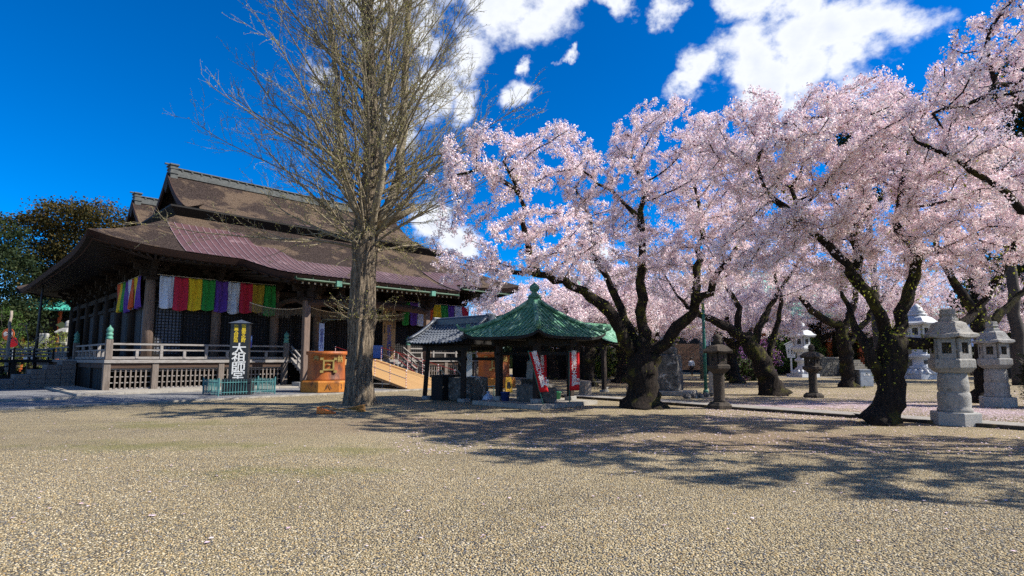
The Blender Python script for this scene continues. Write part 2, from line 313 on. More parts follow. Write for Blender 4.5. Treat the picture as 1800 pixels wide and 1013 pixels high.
# ------------------------------------------------------------------ mesh helpers
def tag(o, label=None, cat=None, group=None, kind=None):
    if label: o['label'] = label
    if cat: o['category'] = cat
    if group: o['group'] = group
    if kind: o['kind'] = kind
    return o
def thing(name, label, cat, loc=(0, 0, 0), rz=0.0, group=None):
    o = bpy.data.objects.new(name, None); o.empty_display_size = .3; COL.objects.link(o)
    o.location = loc; o.rotation_euler = (0, 0, rz)
    return tag(o, label, cat, group)
def link(name, me, parent=None, mat=None, loc=None, rot=None, scale=None):
    o = bpy.data.objects.new(name, me); COL.objects.link(o)
    if mat and not me.materials: me.materials.append(MATS[mat])
    if parent: o.parent = parent
    if loc is not None: o.location = loc
    if rot is not None: o.rotation_euler = rot
    if scale is not None: o.scale = scale
    return o
class MB:
    def __init__(s): s.v = []; s.f = []
    def add(s, vs, fs):
        o = len(s.v); s.v += [tuple(v) for v in vs]; s.f += [tuple(i + o for i in f) for f in fs]; return s
    def box(s, x0, x1, y0, y1, z0, z1):
        return s.add([(x0, y0, z0), (x1, y0, z0), (x1, y1, z0), (x0, y1, z0), (x0, y0, z1), (x1, y0, z1), (x1, y1, z1), (x0, y1, z1)],
                     [(3, 2, 1, 0), (4, 5, 6, 7), (0, 1, 5, 4), (1, 2, 6, 5), (2, 3, 7, 6), (3, 0, 4, 7)])
    def cbox(s, c, d, M=None):
        x, y, z = c; a, b, e = d[0] / 2, d[1] / 2, d[2] / 2
        k = MB().box(-a, a, -b, b, -e, e); vs = [Vector(v) for v in k.v]
        if M is not None: vs = [M @ v for v in vs]
        return s.add([v + Vector(c) for v in vs], k.f)
    def bar(s, p, q, w, h=None):
        p, q = Vector(p), Vector(q); h = h or w; d = q - p; l = d.length
        M = d.to_track_quat('Z', 'Y').to_matrix()
        return s.cbox((p + q) / 2, (w, h, l), M)
    def tube(s, path, rad, n=8, cap=True):
        path = [Vector(p) for p in path]; rad = rad if hasattr(rad, '__len__') else [rad] * len(path)
        o = len(s.v); up = None
        for i, p in enumerate(path):
            d = (path[min(i + 1, len(path) - 1)] - path[max(i - 1, 0)])
            d = d.normalized() if d.length > 1e-9 else Vector((0, 0, 1))
            if up is None: up = d.orthogonal().normalized()
            up = (up - d * up.dot(d)); up = up.normalized() if up.length > 1e-6 else d.orthogonal().normalized()
            w = d.cross(up)
            for k in range(n):
                a = 2 * math.pi * k / n; s.v.append(tuple(p + (up * math.cos(a) + w * math.sin(a)) * rad[i]))
        for i in range(len(path) - 1):
            for k in range(n):
                a, b = o + i * n + k, o + i * n + (k + 1) % n
                s.f.append((a, b, b + n, a + n))
        if cap:
            s.f.append(tuple(o + k for k in range(n))[::-1]); e = o + (len(path) - 1) * n; s.f.append(tuple(e + k for k in range(n)))
        return s
    def lathe(s, prof, n=16, c=(0, 0, 0), ph=0.0):
        o = len(s.v)
        for r, z in prof:
            for k in range(n):
                a = 2 * math.pi * k / n + ph; s.v.append((c[0] + r * math.cos(a), c[1] + r * math.sin(a), c[2] + z))
        for i in range(len(prof) - 1):
            for k in range(n):
                a, b = o + i * n + k, o + i * n + (k + 1) % n
                s.f.append((a, b, b + n, a + n))
        s.f.append(tuple(o + k for k in range(n))[::-1]); e = o + (len(prof) - 1) * n; s.f.append(tuple(e + k for k in range(n)))
        return s
    def grid(s, fn, nu, nv):
        o = len(s.v)
        for i in range(nu + 1):
            for j in range(nv + 1): s.v.append(tuple(fn(i / nu, j / nv)))
        for i in range(nu):
            for j in range(nv):
                a = o + i * (nv + 1) + j; s.f.append((a, a + nv + 1, a + nv + 2, a + 1))
        return s
    def mesh(s, name):
        me = bpy.data.meshes.new(name); me.from_pydata(s.v, [], s.f); me.update(); return me
    def build(s, name, mat, parent=None, smooth=False, bevel=0.0, **kw):
        me = s.mesh(name)
        if smooth: me.polygons.foreach_set('use_smooth', [True] * len(me.polygons))
        o = link(name, me, parent, mat, **kw)
        if bevel:
            b = o.modifiers.new('bevel', 'BEVEL'); b.width = bevel; b.segments = 2; b.limit_method = 'ANGLE'
        return o
def np_mesh(name, verts, k, mat, parent=None, rnd=None, smooth=False):
    """every k consecutive vertices are one face"""
    n = len(verts) // k
    me = bpy.data.meshes.new(name); me.vertices.add(len(verts)); me.vertices.foreach_set('co', np.asarray(verts, np.float32).ravel())
    me.loops.add(n * k); me.loops.foreach_set('vertex_index', np.arange(n * k, dtype=np.int32))
    me.polygons.add(n); me.polygons.foreach_set('loop_start', np.arange(0, n * k, k, dtype=np.int32))
    me.update(calc_edges=True)
    if rnd is not None:
        a = me.attributes.new('rnd', 'FLOAT', 'FACE'); a.data.foreach_set('value', np.asarray(rnd, np.float32))
    return link(name, me, parent, mat)
def quads(P, size, asp=.8, nrm=None, seed=0):
    """one small quad at each point, turned at random (or near nrm)"""
    g = np.random.default_rng(seed); n = len(P)
    a = g.normal(size=(n, 3)); a /= np.linalg.norm(a, axis=1)[:, None]
    if nrm is not None: a = a * .45 + np.asarray(nrm); a /= np.linalg.norm(a, axis=1)[:, None]
    b = np.cross(a, g.normal(size=(n, 3))); b /= np.linalg.norm(b, axis=1)[:, None] + 1e-9
    c = np.cross(a, b); s = (size * g.uniform(.65, 1.25, n))[:, None] * .5
    v = np.stack([P - b * s, P - c * s * asp + a * s * .15, P + b * s, P + c * s * asp + a * s * .15], 1)
    return v.reshape(-1, 3)
def text_mesh(body, size, name='lettering', vertical=True, ext=.004, spacing=1.0):
    cu = bpy.data.curves.new(name, 'FONT'); cu.body = '\n'.join(body) if vertical else body
    cu.size = size; cu.align_x = 'CENTER'; cu.align_y = 'CENTER'; cu.extrude = ext; cu.space_line = spacing; cu.resolution_u = 2; cu.offset = size * .012
    o = bpy.data.objects.new(name, cu); COL.objects.link(o)
    dg = bpy.context.evaluated_depsgraph_get(); me = bpy.data.meshes.new_from_object(o.evaluated_get(dg))
    bpy.data.objects.remove(o); me.materials.clear(); me.name = name
    return me
UNI = Matrix.Identity(3)

# ------------------------------------------------------------------ ground
HROT = R(45.6)
HC = GP(183, 690)                                  # front-left corner post of the hall's veranda
U = Vector((math.cos(HROT), math.sin(HROT), 0)); V = Vector((-math.sin(HROT), math.cos(HROT), 0))
def H(t, s, z=0.0): return HC + U * t + V * s + Vector((0, 0, z))
g = MB().grid(lambda a, b: (-400 + 800 * a, -60 + 760 * b, 0), 8, 8).build('ground', 'gravel'); tag(g, kind='structure')
def sheet(name, pts, z, mat):
    return tag(MB().add([(p.x, p.y, z) for p in pts], [tuple(range(len(pts)))]).build(name, mat), kind='structure')
sheet('road', [H(-30, -9.4), H(11.5, -9.4), H(11.5, -2.7), H(40, -2.7), H(40, 8), H(-30, 60)], .004, 'grey_gravel')
def stone_strip(name, p, q, w, h, step, mat, z=0.0):
    """a run of separate kerb or paving stones"""
    root = tag(bpy.data.objects.new(name, None), kind='structure'); COL.objects.link(root)
    d = (q - p); n = max(1, int(d.length / step)); root.location = p; root.rotation_euler = (0, 0, math.atan2(d.y, d.x))
    l = d.length / n; me = MB().box(.006, l - .006, -w / 2, w / 2, z, z + h).mesh('kerb_piece'); me.materials.append(MATS[mat])
    for i in range(n):
        o = link('paving_stone', me, root, loc=(i * l, random.uniform(-.008, .008), random.uniform(-.006, .006)))
    return root
stone_strip('kerb', H(-14, -9.5), H(12, -9.5), .22, .07, 1.3, 'kerb_stone')
stone_strip('kerb', H(-6, -4.6), H(-1.6, -4.6), .3, .09, 1.1, 'kerb_stone')
pA, pB = GP(1010, 697), GP(1960, 762)
stone_strip('stone_path', pA, pB, 1.25, .05, 1.5, 'concrete')
dpa = (pB - pA).normalized(); nrm = Vector((dpa.y, -dpa.x, 0))
stone_strip('kerb', pA + nrm * .78, pB + nrm * .78, .14, .085, 1.2, 'dark_stone')
stone_strip('stone_path', GP(1010, 664), GP(1900, 664), 1.6, .03, 2.0, 'concrete')

# loose stones lying on the near ground (nobody could count them)
def pebbles():
    pts = []
    for i in range(70000):
        d = 4.2 * (10.5 / 4.2) ** (rng.random() ** .9); x = rng.uniform(-.98, .98) * d
        pts.append((x, d, .002))
    src = []
    me = bpy.data.meshes.new('gravel_stones'); me.vertices.add(len(pts)); me.vertices.foreach_set('co', np.asarray(pts, np.float32).ravel())
    o = link('gravel_stones', me); tag(o, 'loose tan and grey pebbles covering the open forecourt', 'gravel', kind='stuff')
    bm = bmesh.new(); bmesh.ops.create_icosphere(bm, subdivisions=1, radius=1)
    for v in bm.verts: v.co *= random.uniform(.8, 1.15)
    pe = bpy.data.meshes.new('pebble'); bm.to_mesh(pe); bm.free(); pe.materials.append(MATS['pebble'])
    pe.polygons.foreach_set('use_smooth', [True] * len(pe.polygons))
    nt = bpy.data.node_groups.new('scatter_pebbles', 'GeometryNodeTree'); nt.interface.new_socket('Geometry', in_out='INPUT', socket_type='NodeSocketGeometry'); nt.interface.new_socket('Geometry', in_out='OUTPUT', socket_type='NodeSocketGeometry')
    N, L = nt.nodes, nt.links
    gi, go = N.new('NodeGroupInput'), N.new('NodeGroupOutput')
    ins = N.new('GeometryNodeInstanceOnPoints'); L.new(gi.outputs[0], ins.inputs['Points'])
    # the pebble's own shape, carried by a mesh primitive so that no extra object is needed
    ico = N.new('GeometryNodeMeshIcoSphere'); ico.inputs['Radius'].default_value = 1; ico.inputs['Subdivisions'].default_value = 2
    sp = N.new('GeometryNodeSetPosition'); nz = N.new('ShaderNodeTexNoise'); nz.inputs['Scale'].default_value = .9
    vs_ = N.new('ShaderNodeVectorMath'); vs_.operation = 'SUBTRACT'; L.new(nz.outputs['Color'], vs_.inputs[0]); vs_.inputs[1].default_value = (.5, .5, .5)
    L.new(ico.outputs[0], sp.inputs['Geometry']); L.new(vs_.outputs[0], sp.inputs['Offset'])
    ss = N.new('GeometryNodeSetShadeSmooth'); L.new(sp.outputs[0], ss.inputs[0])
    sm = N.new('GeometryNodeSetMaterial'); sm.inputs['Material'].default_value = MATS['pebble']; L.new(ss.outputs[0], sm.inputs[0])
    L.new(sm.outputs[0], ins.inputs['Instance'])
    rv = N.new('FunctionNodeRandomValue'); rv.data_type = 'FLOAT_VECTOR'; rv.inputs[0].default_value = (-.25, -.25, 0); rv.inputs[1].default_value = (.25, .25, 6.28); L.new(rv.outputs[0], ins.inputs['Rotation'])
    rs = N.new('FunctionNodeRandomValue'); rs.data_type = 'FLOAT_VECTOR'; rs.inputs[0].default_value = (.006, .005, .003); rs.inputs[1].default_value = (.012, .009, .0055); L.new(rs.outputs[0], ins.inputs['Scale'])
    L.new(ins.outputs[0], go.inputs[0])
    bpy.data.meshes.remove(pe)
    md = o.modifiers.new('scatter', 'NODES'); md.node_group = nt
pebbles()

# ------------------------------------------------------------------ the temple hall (local x = along the front, y = inwards)
hall = thing('temple_hall', 'large dark wooden temple hall with twin gables and a weathered bark roof', 'temple', HC, HROT)
TW, SD = 27.2, 28.55                               # veranda outline
FL = 1.6                                           # floor height
def zmain(s):
    x = s + .85
    return 7.45 + .5 * x + (.028 if x >= 0 else .045) * x * x
def sm01(x): x = min(1, max(0, x)); return x * x * (3 - 2 * x)
def se(t):                                         # eave line of the front, swept forward over the porch
    return -1.35 - 2.45 * sm01((t - 5.6) / 2.1) * sm01((21.6 - t) / 2.1)
T0, T1, S0, S1 = -1.35, 28.55, -1.35, 29.9
TI0, TI1, SI0, SI1 = 3.7, 23.5, 3.7, 24.85
lerp = lambda a, b, k: a + (b - a) * k
def lift(a, d): return .6 * abs(2 * a - 1) ** 7 * (1 - d) ** 1.5
def front(a, d, dz=0.0):
    to = lerp(T0, T1, a); s = lerp(se(to), SI0, d)
    return (lerp(to, lerp(TI0, TI1, a), d), s, zmain(s) + lift(a, d) + dz)
def back(a, d, dz=0.0):
    x = lerp(S0, SI0, d); return (lerp(lerp(T1, T0, a), lerp(TI1, TI0, a), d), S1 - (x - S0), zmain(x) + lift(a, d) + dz)
def left(a, d, dz=0.0):
    x = lerp(S0, SI0, d); return (x, lerp(lerp(S1, S0, a), lerp(SI1, SI0, a), d), zmain(x) + lift(a, d) + dz)
def right(a, d, dz=0.0):
    x = lerp(S0, SI0, d); return (T1 - (x - S0), lerp(lerp(S0, S1, a), lerp(SI0, SI1, a), d), zmain(x) + lift(a, d) + dz)
m = MB()
m.grid(lambda a, d: front(a, d), 120, 12)
for fn in (back, left, right): m.grid(lambda a, d, fn=fn: fn(a, d), 40, 10)
lower = m.build('lower_roof', 'thatch', hall, smooth=True)
m = MB()
for fn, n in ((front, 120), (back, 40), (left, 40), (right, 40)):
    m.grid(lambda a, d, fn=fn: (lambda p: (p[0] + (.28 * d * (1 if p[0] < 13.6 else -1) if fn in (left, right) else 0), p[1] + (.28 * d * (1 if p[1] < 10 else -1) if fn in (front, back) else 0), p[2]))(fn(a, 0, -.02 - .36 * d)), n, 3)
m.build('eave_edge', 'fascia', hall)
m = MB()
def soff(fn):
    def k(a, d):
        x, y, z = fn(a, 0); z -= .37
        cx, cy = lerp(2.6, 24.6, a), None
        if fn is front: X, Y = lerp(x, lerp(2.6, 24.6, a), d), lerp(y, 2.6, d); r = abs(Y - y)
        elif fn is left: X, Y = lerp(x, 2.6, d), lerp(y, lerp(25.9, 2.6, a), d); r = abs(X - x)
        elif fn is right: X, Y = lerp(x, 24.6, d), lerp(y, lerp(2.6, 25.9, a), d); r = abs(X - x)
        else: X, Y = lerp(x, lerp(24.6, 2.6, a), d), lerp(y, 25.9, d); r = abs(Y - y)
        return (X, Y, z - lift(a, 0) * d + .13 * r)
    return k
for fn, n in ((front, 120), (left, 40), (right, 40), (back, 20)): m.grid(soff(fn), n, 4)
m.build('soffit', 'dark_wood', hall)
# upper double-gabled roof
RZ, G1, G2, VAL = 14.45, 9.4, 19.1, 14.25
US0, US1, UT0, UT1 = 3.2, 25.3, 3.2, 24.0
def zu(x): return 10.8 + .136 * x + .073 * x * x
def zx(s):
    if s > VAL: s = 2 * VAL - s
    return zu(s - US0) if s <= G1 else zu(6.2 - (s - G1))
rows = [US0, 3.5, 3.9, 4.3, 4.7, 5.1, 5.5, 6, 6.5, 7, 7.5, 8, 8.5, 9, G1, 9.9, 10.4, 11, 11.6, 12.3, 13, 13.6, VAL]
rows = rows + [2 * VAL - s for s in rows[-2::-1]]
def tl(s): return UT0 + min(1.2, min(s - US0, US1 - s))
m = MB()
m.grid(lambda a, b: (lerp(tl(rows[round(a * (len(rows) - 1))]), UT0 + UT1 - tl(rows[round(a * (len(rows) - 1))]), b), rows[round(a * (len(rows) - 1))], zx(rows[round(a * (len(rows) - 1))])), len(rows) - 1, 24)
for sgn in (0, 1):
    def side(a, b):
        x = 2.2 * a; k = min(x, 1.2); s = lerp(US0 + k, US1 - k, b)
        return ((UT0 + x) if not sgn else (UT1 - x), s, zu(x))
    m.grid(side, 8, 20)
upper = m.build('upper_roof', 'thatch', hall, smooth=True)
ring = [(UT0, US0), (UT1, US0), (UT1, US1), (UT0, US1)]
m = MB()
for i in range(4):
    p, q = ring[i], ring[(i + 1) % 4]
    m.add([(p[0], p[1], 10.79), (q[0], q[1], 10.79), (q[0], q[1], 10.69), (p[0], p[1], 10.69)], [(0, 1, 2, 3)])
    ins = lambda c: (c[0] + (.5 if c[0] < 10 else -.5), c[1] + (.5 if c[1] < 10 else -.5))
    pi_, qi_ = ins(p), ins(q); m.add([(p[0], p[1], 10.69), (q[0], q[1], 10.69), (qi_[0], qi_[1], 10.2), (pi_[0], pi_[1], 10.2)], [(0, 1, 2, 3)])
m.build('upper_roof_edge', 'dark_wood', hall)
# gable walls, verge boards
for tg, tv in ((5.25, 4.4), (21.95, 22.8)):
    for gs in (G1, G2):
        prof = [gs + k * .25 for k in range(-17, 18)]
        w = MB(); top = [(tg, s, zx(s) - .06) for s in prof]; w.add(top + [(tg, s, 10.6) for s in prof], [(i, i + 1, i + 1 + len(prof), i + len(prof)) for i in range(len(prof) - 1)])
        w.build('gable_wall', 'dark_wood', hall)
        b = MB(); th = .14 if tg < 10 else -.14
        for i in range(len(prof) - 1):
            p0, p1 = prof[i], prof[i + 1]
            if max(abs(p0 - gs), abs(p1 - gs)) > 4.2: continue
            a0, a1 = zx(p0), zx(p1)
            b.add([(tv, p0, a0 + .02), (tv, p1, a1 + .02), (tv, p1, a1 - .42), (tv, p0, a0 - .42), (tv + th, p0, a0 - .02), (tv + th, p1, a1 - .02), (tv + th, p1, a1 - .42), (tv + th, p0, a0 - .42)], [(0, 1, 2, 3), (7, 6, 5, 4), (3, 2, 6, 7), (4, 5, 1, 0)])
        b.build('verge_board', 'fascia', hall)
        k = MB()   # carved pendant under the gable peak
        k.add([(tv - .02 * (1 if tg < 10 else -1), gs + a, RZ + z) for a, z in ((-.45, -.5), (.45, -.5), (.35, -1.1), (0, -1.45), (-.35, -1.1))] + [(tv + th, gs + a, RZ + z) for a, z in ((-.45, -.5), (.45, -.5), (.35, -1.1), (0, -1.45), (-.35, -1.1))],
              [(0, 1, 2, 3, 4), (9, 8, 7, 6, 5)] + [(i, (i + 1) % 5, 5 + (i + 1) % 5, 5 + i) for i in range(5)])
        k.build('gable_pendant', 'old_wood', hall)
for gs in (G1, G2):
    m = MB().box(4.6, 22.6, gs - .36, gs + .36, RZ - .25, RZ + .18)
    m.box(4.58, 22.62, gs - .27, gs + .27, RZ + .18, RZ + .28)
    r = m.build('ridge', 'ridge_tile', hall)
    MB().box(4.56, 22.64, gs - .42, gs + .42, RZ + .282, RZ + .35).build('ridge_cap', 'gutter_green' if False else 'ridge_tile', r)
    me = MB().box(0, .12, -.40, .40, 0, .12).mesh('ridge_band'); me.materials.append(MATS['ridge_tile'])
    for i in range(27): link('ridge_band', me, r, loc=(5.2 + i * .62, gs, RZ + .15))
    for x, sg in ((4.75, -1), (22.45, 1)):
        e = MB(); e.box(x - .22, x + .22, gs - .42, gs + .42, RZ - .55, RZ + .48)
        e.box(x - .28, x + .28, gs - .5, gs + .5, RZ + .48, RZ + .57); e.box(x - .26, x + .26, gs - .48, gs + .48, RZ - .1, RZ + .02)
        e.box(x - .5 if sg < 0 else x, x if sg < 0 else x + .5, gs - .1, gs + .1, RZ + .56, RZ + .64)
        e.box(x - .26, x + .26, gs - .46, gs + .46, RZ + .24, RZ + .32)
        e.build('ridge_end_tile', 'ridge_tile', hall)
# maroon sheet-metal repairs with standing seams
def metal_patch(t0, t1, stop, sbot=None, off=.05, fz=None, rib=.36):
    fz = fz or (lambda t, s: zmain(s) + lift((t - T0) / (T1 - T0), .15))
    n = max(2, int((t1 - t0) / .2))
    def f(a, b):
        t = lerp(t0, t1, a); s = lerp((sbot or se)(t) - .02, stop(t), b); return (t, s, fz(t, s) + off)
    p = MB().grid(f, n, 14).build('metal_sheet', 'maroon_metal', hall, smooth=True)
    k = int((t1 - t0) / rib)
    for i in range(k + 1):
        t = t0 + (t1 - t0) * i / k; s0, s1 = (sbot or se)(t) - .03, stop(t)
        pts = [(t, lerp(s0, s1, j / 9), fz(t, lerp(s0, s1, j / 9)) + off + .015) for j in range(10)]
        MB().tube(pts, .022, 4).build('standing_seam', 'maroon_rib', p)
def top1(t): return 2.55 if t < 7.1 else (2.55 - 1.5 * sm01((t - 7.1) / .3) if t < 8.6 else 1.05 - 1.55 * sm01((t - 8.6) / .8))
metal_patch(2.9, 9.6, top1)
metal_patch(9.62, 18.9, lambda t: -.5 - .25 * sm01((t - 14) / 4), rib=.33)
metal_patch(19.6, 23.4, lambda t: .5 + .12 * (t - 19.6))
zfu = lambda t, s: zx(s)
metal_patch(11.6, 13.2, lambda t: 5.0, lambda t: 3.5, .05, zfu)
metal_patch(14.4, 16.2, lambda t: 5.0, lambda t: 3.4, .05, zfu)
# gutters with rain heads
def gutter(t0, t1):
    pts = [(t0 + (t1 - t0) * i / 24, se(t0 + (t1 - t0) * i / 24) - .1, zmain(se(t0 + (t1 - t0) * i / 24)) - .30) for i in range(25)]
    gt = MB().tube(pts, .065, 8).build('gutter', 'gutter_green', hall, smooth=True)
    me = MB().box(-.012, .012, -.02, .22, .02, .16).mesh('gutter_bracket'); me.materials.append(MATS['gutter_green'])
    for p in pts[::2]: link('gutter_bracket', me, gt, loc=p)
gutter(7.75, 19.5); gutter(21.9, 27)
for t in (10.3, 17.2): MB().box(t - .16, t + .16, se(t) - .24, se(t) + .02, zmain(se(t)) - .52, zmain(se(t)) - .2).build('rain_head', 'patina', hall)
# rafters under the eaves (each its own piece)
def rafters():
    def one(p, q, me_cache={}):
        L_ = round((Vector(q) - Vector(p)).length, 1)
        if L_ not in me_cache:
            me = MB().box(-.055, .055, 0, L_, -.13, 0).mesh('rafter'); me.materials.append(MATS['old_wood']); me_cache[L_] = me
        d = Vector(q) - Vector(p)
        link('rafter', me_cache[L_], hall, loc=p, rot=(math.atan2(d.z, math.hypot(d.x, d.y)), 0, math.atan2(d.y, d.x) - math.pi / 2))
    n = 76
    for i in range(n):
        t = -.3 + 27.8 * i / (n - 1); s = se(t) + .12; a = (t - T0) / (T1 - T0); z = zmain(s) + lift(a, 0) - .41
        one((t, s, z), (min(max(t, 2.4), 24.8), 2.3, zmain(se(t)) - .44 + .13 * (2.3 - se(t))))
        if 8.1 < t < 19.2:
            MB().box(t - .05, t + .05, s - .012, s, z - .12, z - .01).build('rafter_end', 'pale_end', hall)
    for i in range(60):
        s = -.3 + 29 * i / 59; a = 1 - (s - S0) / (S1 - S0); z = zmain(-.73) + lift(a, 0) - .42
        one((-.73, s, z), (2.3, min(max(s, 2.4), 26.1), zmain(-.85) - .40 + .13 * 3.1 - .05))
rafters()
# veranda
m = MB(); m.box(-.1, 9.2, -.1, 2.4, FL - .16, FL); m.box(-.1, 2.4, 2.4, SD, FL - .16, FL); m.box(9.2, 18.0, .0, 2.4, FL - .16, FL); m.box(18.0, TW + .1, -.1, 2.4, FL - .16, FL); m.box(TW - 2.4, TW + .1, 2.4, SD, FL - .16, FL)
m.build('veranda_floor', 'grey_wood', hall)
m = MB(); m.box(-.04, 9.1, .02, .14, FL - .42, FL - .165); m.box(18.1, TW, .02, .14, FL - .42, FL - .165); m.box(-.02, .12, .16, SD, FL - .42, FL - .165)
m.build('floor_beam', 'brown_beam', hall)
def post(t, s, z0, z1, w, mat='grey_post', name='veranda_post'):
    return MB().box(t - w / 2, t + w / 2, s - w / 2, s + w / 2, z0, z1).build(name, mat, hall, bevel=.015)
for t in (0.05, 2.15, 5.4, 9.05, 18.2, 21.6, 24.6, 27.0): post(t, .12, .02, FL - .17, .30)
for s in (3.8, 7.4, 11.0, 14.6, 18.2, 21.8): post(.1, s, .02, FL - .17, .26, 'dark_wood')
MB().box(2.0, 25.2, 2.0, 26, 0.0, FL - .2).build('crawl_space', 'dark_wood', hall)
# lattice under the front of the veranda: every slat a piece
slat = MB().box(-.034, .034, -.03, .03, .14, FL - .45).mesh('slat'); slat.materials.append(MATS['grey_post'])
def lattice(t0, t1, s):
    f = MB()
    for z in (.14, .42, .72, 1.0): f.box(t0, t1, s + .032, s + .07, z, z + .05)
    f.box(t0, t1, s - .05, s + .075, .05, .14); f.box(t0, t1, s - .045, s + .07, FL - .50, FL - .43)
    fr = f.build('lattice_frame', 'grey_wood', hall)
    n = int((t1 - t0) / .21)
    for i in range(1, n): link('slat', slat, fr, loc=(t0 + (t1 - t0) * i / n, s, 0))
for a, b in ((.21, 1.99), (2.31, 5.24), (5.56, 8.89), (18.36, 21.44), (21.76, 24.44), (24.76, 26.84)): lattice(a, b, .15)
# plank skirt along the left side
pl = MB().box(-.02, .02, -.13, .13, .05, FL - .43).mesh('plank'); pl.materials.append(MATS['dark_wood'])
for i in range(84): link('plank', pl, hall, loc=(.10 + random.uniform(-.012, .012), .42 + i * .275, 0))
# stone base slabs round the hall
for (a, b, c, d) in ((-1.5, 9.4, -2.7, -.06), (-1.5, -.1, -.04, 9), (18.2, 28.5, -2.0, -.06)):
    n = max(1, int(max(b - a, d - c) / 1.8))
    for i in range(n):
        if b - a > d - c: MB().box(a + (b - a) * i / n + .006, a + (b - a) * (i + 1) / n - .006, c, d, 0, .10).build('base_stone', 'kerb_stone', hall, bevel=.01)
        else: MB().box(a, b, c + (d - c) * i / n + .006, c + (d - c) * (i + 1) / n - .006, 0, .10).build('base_stone', 'kerb_stone', hall, bevel=.01)
# railing
def railing(p, q, skip_ends=False):
    p, q = Vector(p), Vector(q); d = (q - p); L_ = d.length; d.normalize()
    for z, h in ((.80, .09), (.50, .075), (.10, .12)):
        MB().bar(p + Vector((0, 0, FL + z)), q + Vector((0, 0, FL + z)), .085 if z > .7 else .075, h).build('rail', 'grey_wood', hall)
    n = max(1, int(round(L_ / 1.05)))
    for i in range(1, n):
        c = p + d * (L_ * i / n)
        MB().cbox(c + Vector((0, 0, FL + (.40 if i % 2 == 0 else .28))), (.13, .13, .72 if i % 2 == 0 else .42)).build('baluster', 'grey_wood', hall)
def newel(t, s):
    o = MB().box(t - .15, t + .15, s - .15, s + .15, FL, FL + 1.02).build('newel_post', 'grey_post', hall, bevel=.03)
    MB().lathe([(.155, 0), (.155, .10), (.13, .12), (.13, .2), (.155, .22), (.15, .30), (.10, .34), (.14, .40), (.155, .47), (.12, .56), (.05, .63), (.015, .72)], 14, (t, s, FL + 1.02)).build('finial_cap', 'patina', o, smooth=True)
railing((.2, .08, 0), (9.0, .08, 0)); railing((.08, .2, 0), (.08, 9.0, 0)); railing((.08, 12, 0), (.08, 21, 0)); railing((18.2, .08, 0), (27.0, .08, 0))
newel(.08, .08); newel(9.1, .08); newel(18.1, .08); newel(.08, 9.1); newel(TW - .08, .08)
# pillars, beams, brackets, lattice doors
PT = [2.2, 5.7, 9.2, 12.1, 15.1, 18.0, 21.5, 25.0]; PS = [2.2 + 3.45 * i for i in range(1, 8)]
pil = MB().lathe([(.27, 0), (.27, 2.6), (.25, 4.1), (.24, 4.45)], 18).mesh('pillar'); pil.materials.append(MATS['weathered_post']); pil.polygons.foreach_set('use_smooth', [len(p.vertices) == 4 for p in pil.polygons])
pild = pil.copy(); pild.materials.clear(); pild.materials.append(MATS['old_wood'])
br = MB().box(-.30, .30, -.30, .30, 4.45, 4.62)
for i, (w, z) in enumerate(((1.1, 4.64), (1.7, 4.98), (2.3, 5.32))):
    br.box(-w / 2, w / 2, -.11, .11, z, z + .17); br.box(-.11, .11, -w / 2, w / 2, z + .002, z + .168)
    for k in (-1, 0, 1): br.box(k * (w / 2 - .14) - .15, k * (w / 2 - .14) + .15, -.15, .15, z + .17, z + .335); br.box(-.149, .149, k * (w / 2 - .14) - .149, k * (w / 2 - .14) + .149, z + .171, z + .334)
brm = br.mesh('bracket_set'); brm.materials.append(MATS['old_wood'])
for t in PT: link('pillar', pil, hall, loc=(t, 2.2, FL)); link('bracket_set', brm, hall, loc=(t, 2.2, FL))
for s in PS: link('pillar', pild, hall, loc=(2.2, s, FL)); link('bracket_set', brm, hall, loc=(2.2, s, FL))
m = MB(); 
for z, h, w in ((4.05, .32, .2), (3.2, .22, .14), (.02, .2, .16)):
    m.box(2.2, 25, 2.2 - w / 2, 2.2 + w / 2, FL + z, FL + z + h); m.box(2.2 - w / 2, 2.2 + w / 2, 2.31, 26.4, FL + z, FL + z + h)
m.box(2.0, 25.2, 2.9, 3.1, FL + 4.4, 8.3); m.box(2.9, 3.1, 3.12, 26.4, FL + 4.4, 8.3)
m.build('tie_beam', 'old_wood', hall)
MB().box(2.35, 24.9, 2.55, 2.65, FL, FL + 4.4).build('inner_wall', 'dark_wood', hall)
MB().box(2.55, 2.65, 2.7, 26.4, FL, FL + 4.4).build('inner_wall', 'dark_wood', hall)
def door(c, w, h, z0, axis, screen=None):
    f = MB(); th = .035
    n, k = max(3, int(w / .17)), max(4, int(h / .17))
    f.box(-w / 2, w / 2, -.05, .05, 0, .10); f.box(-w / 2, w / 2, -.05, .05, h - .08, h); f.box(-w / 2, -w / 2 + .08, -.049, .049, .1, h - .08); f.box(w / 2 - .08, w / 2, -.049, .049, .1, h - .08)
    for i in range(1, n): x = -w / 2 + w * i / n; f.box(x - th / 2, x + th / 2, -.02, .02, .1, h - .08)
    for j in range(1, k): z = h * j / k; f.box(-w / 2 + .08, w / 2 - .08, -.018, .018, z - th / 2, z + th / 2)
    o = f.build('lattice_door', 'dark_wood', hall, loc=(c[0], c[1], z0), rot=(0, 0, axis))
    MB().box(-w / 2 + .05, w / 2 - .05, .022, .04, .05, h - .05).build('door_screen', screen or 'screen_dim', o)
for i in range(len(PT) - 1):
    a, b = PT[i] + .29, PT[i + 1] - .29; n = 2; 
    for k in range(n):
        w = (b - a) / n - .03
        door((a + (b - a) * (k + .5) / n, 2.28), w, 2.95, FL + .24, 0, 'paper_screen' if (i == 0 and k == 0) else None)
S_ = [2.2] + PS
